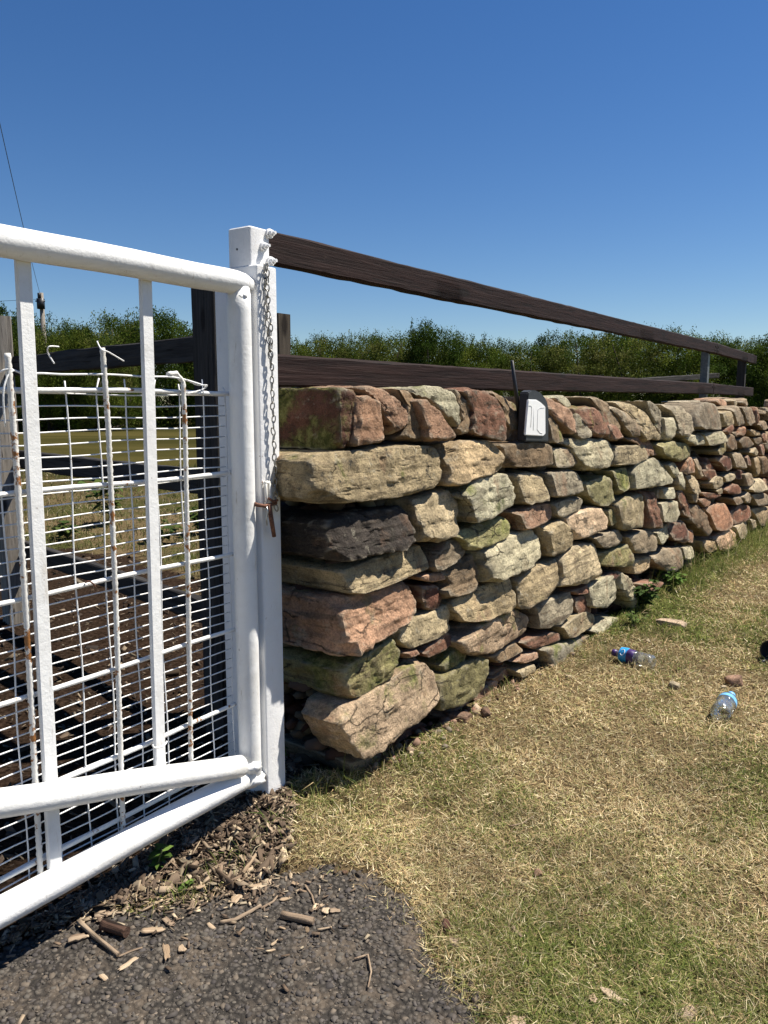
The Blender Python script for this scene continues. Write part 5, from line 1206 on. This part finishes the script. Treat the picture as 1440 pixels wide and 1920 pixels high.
A1 = Vector(gnd(1226, 1243, .03)); B1 = Vector(gnd(1146, 1222, .035)); ax1 = (B1 - A1)
r1, a1, x1 = bottle(A1, ax1, ax1.length * .97, .033, 'crumpled clear bottle with a blue and purple label lying at the foot of the wall', ((.44, .60, M_PURPLE), (.60, .78, M_BLUE)), M_PURPLE, .20)
# the printed white swirl on the blue band
b_ = MB(); Ln1 = ax1.length * .97; side = (Vector((0, -.9, .5)) - x1 * Vector((0, -.9, .5)).dot(x1)).normalized(); tv_ = x1.cross(side)
sw = []
for i in range(14):
    a = i / 13 * 5.2 + .5; sw.append(a1 + x1 * (Ln1 * .69 + .010 * math.cos(a)) + (side * math.cos(.42 * math.sin(a)) + tv_ * math.sin(.42 * math.sin(a))) * .0352)
b_.tube(sw, .0014, 6); b_.build('printed_swirl', M_PRINT, r1, a1)
A2 = Vector(gnd(1350, 1338, .032)); B2 = Vector(gnd(1372, 1302, .034)); ax2 = (B2 - A2).normalized()
bottle(A2, ax2, .215, .036, 'clear ribbed bottle with a pale blue band lying on the open lawn', ((.50, .62, M_PALEBLUE),), M_PALEBLUE, .07)
# dark pot at the edge of the lawn
pc = Vector(gnd(1446, 1222, .045)); b_ = MB()
pt = empty('plastic_pot', pc, 'small dark plastic pot lying on its side on the lawn far right of the bottles', 'pot')
b_.lathe(pc, (.75, .62, -.05), [(0, .0462), (-.003, .050), (.002, .053), (.012, .053), (.014, .049), (.075, .040), (.09, .036), (.09, .001)], 24)
b_.build('pot_shell', M_BLACK, pt, pc)
b_ = MB(); b_.lathe(pc, (.75, .62, -.05), [(0, .0455), (.07, .037), (.085, .001)], 24); b_.build('pot_lining', M_DGREY, pt, pc)
b_ = MB(); b_.tube([pc + Vector((-.035, -.02, -.035)), pc + Vector((-.05, -.03, -.036)), pc + Vector((-.062, -.03, -.043))], [.008, .007, .005], 8); b_.build('handle_tab', M_BLACK, pt, pc)

# loose stones on the grass and tarmac
def loose(u, v, w_, h_, colr, label, seed_, zoff=0.0, name='loose_stone', grp='loose stones lying on the ground'):
    c = gnd(u, v); c[2] = zg1(c[0], c[1]) + h_ * .32 + zoff; g_, f_ = _grids.setdefault(8, cube_grid(8)); q = g_ / ((np.abs(g_) ** 4).sum(1) ** .25)[:, None]
    rr_ = random.Random(seed_); q = q * np.array([w_, w_ * rr_.uniform(.5, .8), h_]) * .5
    for _ in range(6):
        nv = np.array([rr_.gauss(0, 1), rr_.gauss(0, 1), rr_.gauss(.5, 1)]); nv /= np.linalg.norm(nv); pr = q @ nv; lim = pr.max() * rr_.uniform(.7, .92); q -= np.maximum(pr - lim, 0)[:, None] * nv
    q *= (1 + .14 * fbm(q / (w_ * .35) + seed_, seed_, 3))[:, None]
    me = np_mesh(name, q, f_[:, ::-1]); o = link(name, me, M_STONE, None, c, (0, 0, rr_.uniform(0, 6)))
    o.color = (*colr, .05); tag(o, label, 'stone', grp)
loose(1256, 1174, .17, .035, LP, 'flat pale sandstone slab lying on the lawn near the nettle', 1)
loose(1262, 1288, .05, .03, LT, 'small pale stone on the lawn between the two bottles', 2)
loose(1376, 1283, .085, .05, PK, 'pinkish brown stone lying on the lawn behind the ribbed bottle', 3)
loose(1356, 1290, .03, .02, LT, 'tiny pale pebble touching the ribbed bottle on the lawn', 4)
loose(1288, 1900, .055, .012, LP, 'pale flat stone chip in the green grass nearest the camera', 5)
loose(1008, 1646, .028, .018, PK, 'small reddish pebble in the middle of the lawn', 6)
loose(962, 1620, .018, .012, LT, 'cream pebble on the lawn beside the small reddish pebble', 7)
loose(975, 1654, .014, .010, LT, 'smallest cream pebble on the lawn below the cream one', 8)
loose(910, 1349, .05, .03, PK, 'pink lump of sandstone on the grass at the wall foot', 9)
loose(862, 1358, .09, .03, PK, 'long pinkish stone shard leaning under the ripple marked block', 10)
loose(1215, 1205, .03, .015, LT, 'pale pebble on the grass by the crumpled bottle', 11)
loose(1065, 1272, .03, .015, LT, 'pale grey chip on the grass under the lowest grey block', 12)
loose(836, 1748, .032, .024, DR, 'dark brown lump of earth at the ragged edge of the path', 13)
loose(672, 1645, .022, .02, DK, 'small black clinker on the tarmac below the green tuft', 14)
loose(648, 1640, .018, .015, DK, 'smaller black clinker on the tarmac below the green tuft', 15)
loose(551, 1742, .024, .018, DK, 'black pebble just under the sawn stick on the tarmac', 16)
loose(850, 1775, .03, .012, LP, 'pale crumbling stone at the ragged edge of the path', 17)
loose(576, 1746, .018, .012, BR, 'brown pebble beside the sawn stick on the tarmac', 18)
# black pebbly edge of the tarmac and pink rubble spilling from the wall foot
pp = []
for (u, v, nn, sp) in ((860, 1830, 34, .03), (880, 1870, 24, .025)):
    c = gnd(u, v); pp += [(rng.gauss(c[0], sp), rng.gauss(c[1], sp)) for _ in range(nn)]
pp = np.array(pp); V, Fq, T = pebbles(np.stack([pp[:, 0], pp[:, 1], zg(pp[:, 0], pp[:, 1]) + .001], -1), np.random.uniform(.004, .011, len(pp)), [(.055, .045, .040), (.075, .060, .050), (.10, .08, .065)], .5, .45)
tag(link('broken_tarmac', np_mesh('broken_tarmac', V, Fq, False, {'tint': T}), M_AGG), kind='stuff')
pp = []
for _ in range(130):
    s_ = abs(rng.gauss(.35, .55)); q_ = rng.gauss(.0, .035); c = WP(s_, q_, 0); pp.append((c[0], c[1]))
pp = np.array(pp); V, Fq, T = pebbles(np.stack([pp[:, 0], pp[:, 1], zg(pp[:, 0], pp[:, 1]) + .004], -1), np.random.gamma(2, .0042, len(pp)) + .002, [PK, RD, GB, LP, BR], .75)
tag(link('wall_foot_rubble', np_mesh('wall_foot_rubble', V, Fq, False, {'tint': T * .8}), M_AGG), kind='stuff')

# sticks and the larger pieces of bark
def stick(pxs, r, m, label, name='stick', z=.010, n=9, cat='stick', taper=.75):
    pts = [];
    for u, v in pxs: c = gnd(u, v, z); pts.append(Vector((c[0], c[1], zg1(c[0], c[1]) + z + r * .6)))
    P_ = []
    for a, b in zip(pts[:-1], pts[1:]): P_ += [a.lerp(b, i / 4) for i in range(4)]
    P_.append(pts[-1]); c = P_[0]; ax = (P_[-1] - c).normalized()
    b_ = MB(); b_.tube(P_, [r * (1 - (1 - taper) * i / len(P_)) * rng.uniform(.9, 1.1) for i in range(len(P_))], n)
    yaw = math.atan2(ax.y, ax.x); Rm = Matrix.Rotation(-yaw, 3, 'Z'); me = bpy.data.meshes.new(name); me.from_pydata([tuple(Rm @ (Vector(p_) - c)) for p_ in b_.v], [], b_.f)
    for p_ in me.polygons: p_.use_smooth = len(p_.vertices) == 4
    o = link(name, me, m, None, c, (0, 0, yaw)); tag(o, label, cat, 'sticks and bark on the ground by the gate')
stick([(148, 1728), (178, 1757), (222, 1790)], .0062, M_STICK, 'long straight grey stick lying on the tarmac edge below the gate')
stick([(528, 1717), (588, 1729)], .0088, M_STICK, 'short sawn round stick lying alone on the tarmac', taper=.95)
stick([(413, 1729), (440, 1724), (470, 1708), (489, 1697)], .0048, M_STICK, 'curved grey twig on the tarmac beside the bark litter')
stick([(489, 1702), (512, 1690), (520, 1680)], .0030, M_STICK, 'thin brown twig touching the end of the curved twig')
stick([(222, 1792), (245, 1782), (267, 1775)], .0026, M_STICK, 'thin forked twig at the foot of the long straight stick')
stick([(572, 1660), (585, 1678), (590, 1696)], .0026, M_STICK, 'small bent twig on the tarmac above the sawn stick')
stick([(595, 1742), (622, 1737)], .0026, M_PALECHIP, 'thin pale twig lying to the right of the sawn stick')
stick([(664, 1796), (690, 1788), (696, 1820), (690, 1850)], .0022, M_STICK, 'long thin hooked grass stem on the bare tarmac')
stick([(193, 1737), (215, 1744), (238, 1752)], .0125, M_DARKBARK, 'thick dark brown rotten branch piece on the tarmac edge', taper=.9, n=11)
stick([(380, 1650), (410, 1632), (455, 1620)], .0045, M_STICK, 'grey stick lying across the bark litter near the gate')
stick([(455, 1645), (480, 1615), (492, 1600)], .0048, M_PALECHIP, 'pale peeled stick standing out of the bark litter', z=.014)
stick([(265, 1708), (300, 1690), (320, 1685)], .0024, M_PALECHIP, 'thin straw coloured twig beside the dry grass tuft')
stick([(955, 1555), (980, 1548), (1000, 1535)], .0020, M_STICK, 'thin grey twig on the bare earth of the lawn')
def chip(u, v, L, Wd, T_, ang, m, label, tilt=.1):
    c = gnd(u, v, .008); g_, f_ = _grids.setdefault(4, cube_grid(4)); q = g_ / ((np.abs(g_) ** 6).sum(1) ** (1 / 6))[:, None] * np.array([L, Wd, T_]) * .5
    sd2 = rng.randint(0, 99); q[:, 1] *= 1 - .35 * (q[:, 0] / L + .5) * rng.uniform(0, 1); q[:, 0] *= 1 + .35 * vnoise(q[:, [1, 2, 2]] / (Wd * .3) + sd2, sd2); q *= (1 + .3 * vnoise(q / (Wd * .5) + sd2, sd2))[:, None]; q[:, 2] *= .6
    q[:, 2] += .12 * L * (q[:, 0] / L) ** 2
    o = link('wood_chip', np_mesh('wood_chip', q, f_[:, ::-1]), m, None, (c[0], c[1], zg1(c[0], c[1]) + .008 + T_ * .4), (R(rng.uniform(-12, 12)), tilt, R(ang)))
    tag(o, label, 'wood chip', 'sticks and bark on the ground by the gate')
chip(146, 1760, .036, .018, .012, 28, M_STICK, 'square cut brown wood block beside the long straight stick')
chip(312, 1785, .046, .013, .007, 110, M_PALECHIP, 'long golden wood sliver lying on bare tarmac')
chip(340, 1777, .026, .015, .006, 118, M_PALECHIP, 'split golden brown chip next to the long golden sliver')
chip(238, 1808, .045, .013, .007, 62, M_PALECHIP, 'pale upright looking chip below the end of the long stick')
chip(195, 1832, .020, .012, .006, -40, M_PALECHIP, 'small ochre chip on tarmac, lowest of the group by the gate')
chip(361, 1700, .034, .018, .008, 85, M_STICK, 'brown curled bark strip standing at the litter edge')
chip(375, 1672, .028, .014, .007, 30, M_PALECHIP, 'pale pink split chip at the top of the bark strip')
chip(285, 1745, .05, .018, .008, 12, M_PALECHIP, 'frayed pale chip with split fibres on the tarmac edge')
chip(315, 1728, .036, .014, .008, -35, M_STICK, 'grey brown chip leaning on the frayed pale chip')
chip(490, 1660, .05, .017, .006, 38, M_PALECHIP, 'large pale split chip at the edge of the litter')
chip(443, 1685, .038, .024, .008, 70, M_PALECHIP, 'broad golden splintered chip near the curved twig')
chip(534, 1686, .028, .013, .005, 25, M_PALECHIP, 'orange tinted chip on the tarmac above the sawn stick')
chip(552, 1657, .016, .013, .004, -30, M_PALECHIP, 'small triangular pink chip on the tarmac')
chip(596, 1700, .036, .010, .005, 45, M_PALECHIP, 'pale splinter standing right of the sawn stick')
chip(610, 1706, .022, .018, .006, 80, M_PALECHIP, 'short white wood chip right of the sawn stick')
chip(628, 1706, .020, .016, .006, 10, M_STICK, 'brown flake beside the short white wood chip')
chip(530, 1739, .016, .008, .004, -20, M_PALECHIP, 'white flake touching the black pebble on the tarmac')
chip(515, 1766, .026, .007, .004, 55, M_PALECHIP, 'narrow cream splinter on the tarmac below the sawn stick')
chip(508, 1780, .017, .006, .004, 28, M_PALECHIP, 'narrow pinkish splinter below the cream splinter')
chip(200, 1712, .045, .02, .007, 22, M_STICK, 'orange brown bark flake next to the dark rotten branch')
chip(165, 1700, .05, .014, .008, 48, M_STICK, 'brown bark strip at the shadow edge under the gate')
chip(395, 1735, .025, .009, .005, -45, M_PALECHIP, 'thin tan chip on tarmac left of the curved twig')
chip(1150, 1865, .05, .017, .004, -50, M_PALECHIP, 'pale curled dead leaf in the green grass near the camera')
chip(1112, 1870, .024, .014, .003, 80, M_PALECHIP, 'small pale leaf scrap beside the curled dead leaf')
chip(965, 1912, .04, .022, .003, 5, M_PALECHIP, 'ragged pale leaf in the green grass at the path corner')
chip(970, 1748, .032, .009, .004, -60, M_STICK, 'dull brown curled leaf on the lawn beside the path')

# ------------------------------------------------------------------ weeds
def weed(name, base, H, nst, nl, ll, lw, cols_, label, seed_, spread=.4, broad=.5):
    rs = random.Random(seed_); base = Vector(base); base.z = zg1(base.x, base.y)
    root = empty(name, base, label, 'weed'); sb_ = MB(); V = []; T = []
    for i in range(nst):
        a = rs.uniform(0, 6.28); top = base + Vector((math.cos(a) * spread * H * rs.uniform(.2, 1), math.sin(a) * spread * H * rs.uniform(.2, 1), H * rs.uniform(.65, 1)))
        mid = base.lerp(top, .5) + Vector((0, 0, H * .08)); sb_.tube([base + Vector((0, 0, -.005)), mid, top], [.0022, .0018, .0008], 5)
        for j in range(nl):
            t = .25 + .75 * j / nl; p_ = (base.lerp(mid, t * 2) if t < .5 else mid.lerp(top, t * 2 - 1)); b = rs.uniform(0, 6.28); dn = rs.uniform(-.35, .35)
            d_ = Vector((math.cos(b), math.sin(b), dn)).normalized(); sdv = d_.cross(Vector((0, 0, 1))).normalized(); sdv = (sdv + Vector((0, 0, rs.uniform(-.4, .4)))).normalized(); Lf = ll * rs.uniform(.5, 1.15); Wf = lw * rs.uniform(.7, 1.2); upv = sdv.cross(d_)
            pts = [p_, p_ + d_ * Lf * .35 + sdv * Wf + upv * Lf * .05, p_ + d_ * Lf * .7 + sdv * Wf * .7, p_ + d_ * Lf - Vector((0, 0, Lf * .18)), p_ + d_ * Lf * .7 - sdv * Wf * .7, p_ + d_ * Lf * .35 - sdv * Wf + upv * Lf * .05]
            V += pts; c = rs.choice(cols_); f_ = rs.uniform(.7, 1.3); T += [tuple(x_ * f_ for x_ in c)] * 6
    sb_.build('stem', M_BARK if False else mat_stem, root, base)
    V = np.array([tuple(p_ - base) for p_ in V]); me = np_mesh('foliage', V, np.arange(len(V)).reshape(-1, 6), False, {'tint': np.array(T)}); link('foliage', me, M_LEAF, root, base)
mat_stem = mat_flat('green_stem', (.09, .11, .035), .8)
WG = [(.10, .165, .035), (.13, .20, .045), (.075, .13, .028)]
weed('small_weed', gnd(292, 1640), .085, 4, 7, .030, .0085, WG, 'fresh green leafy weed growing under the bottom tube of the gate', 1, .45)
weed('small_weed', gnd(525, 1452), .06, 4, 4, .022, .008, WG, 'tiny bright green weed at the foot of the white gate post', 2, .5)
weed('small_weed', gnd(350, 1675), .025, 5, 4, .018, .006, WG, 'low green seedling among the bark litter by the path', 3, .9)
weed('nettle_plant', gnd(1205, 1150), .20, 9, 10, .050, .016, [(.05, .085, .022), (.07, .11, .028), (.04, .07, .02)], 'dark green nettle clump growing out of the gap at the wall foot', 4, .5)
weed('nettle_plant', gnd(1190, 1178), .09, 6, 7, .03, .010, [(.06, .095, .024), (.08, .12, .03)], 'low trailing nettle shoots below the nettle clump at the wall', 5, .9)
weed('bramble_plant', gnd(1256, 1112), .15, 10, 9, .05, .014, WG, 'bright green leafy weeds mixed with tall grass beside the wall', 6, .8)
FW = [(.06, .095, .024), (.09, .12, .03), (.05, .08, .02)]
weed('dock_plant', aty(205, 985, 7.4) * np.array([1, 1, 0]), .62, 9, 12, .13, .035, FW, 'tall dark weed bush growing in the field behind the gate', 7, .55)
weed('dock_plant', aty(300, 1010, 6.4) * np.array([1, 1, 0]), .22, 8, 8, .09, .03, FW, 'low weed patch in the field beside the tall weed bush', 8, 1.2)
weed('dock_plant', aty(130, 1020, 6.6) * np.array([1, 1, 0]), .18, 8, 8, .09, .03, FW, 'low weed patch in the field seen past the rusty rod', 9, 1.2)
weed('dock_plant', aty(375, 985, 6.9) * np.array([1, 1, 0]), .30, 7, 9, .09, .028, FW, 'weed clump in the field close by the dark fence post', 10, .8)
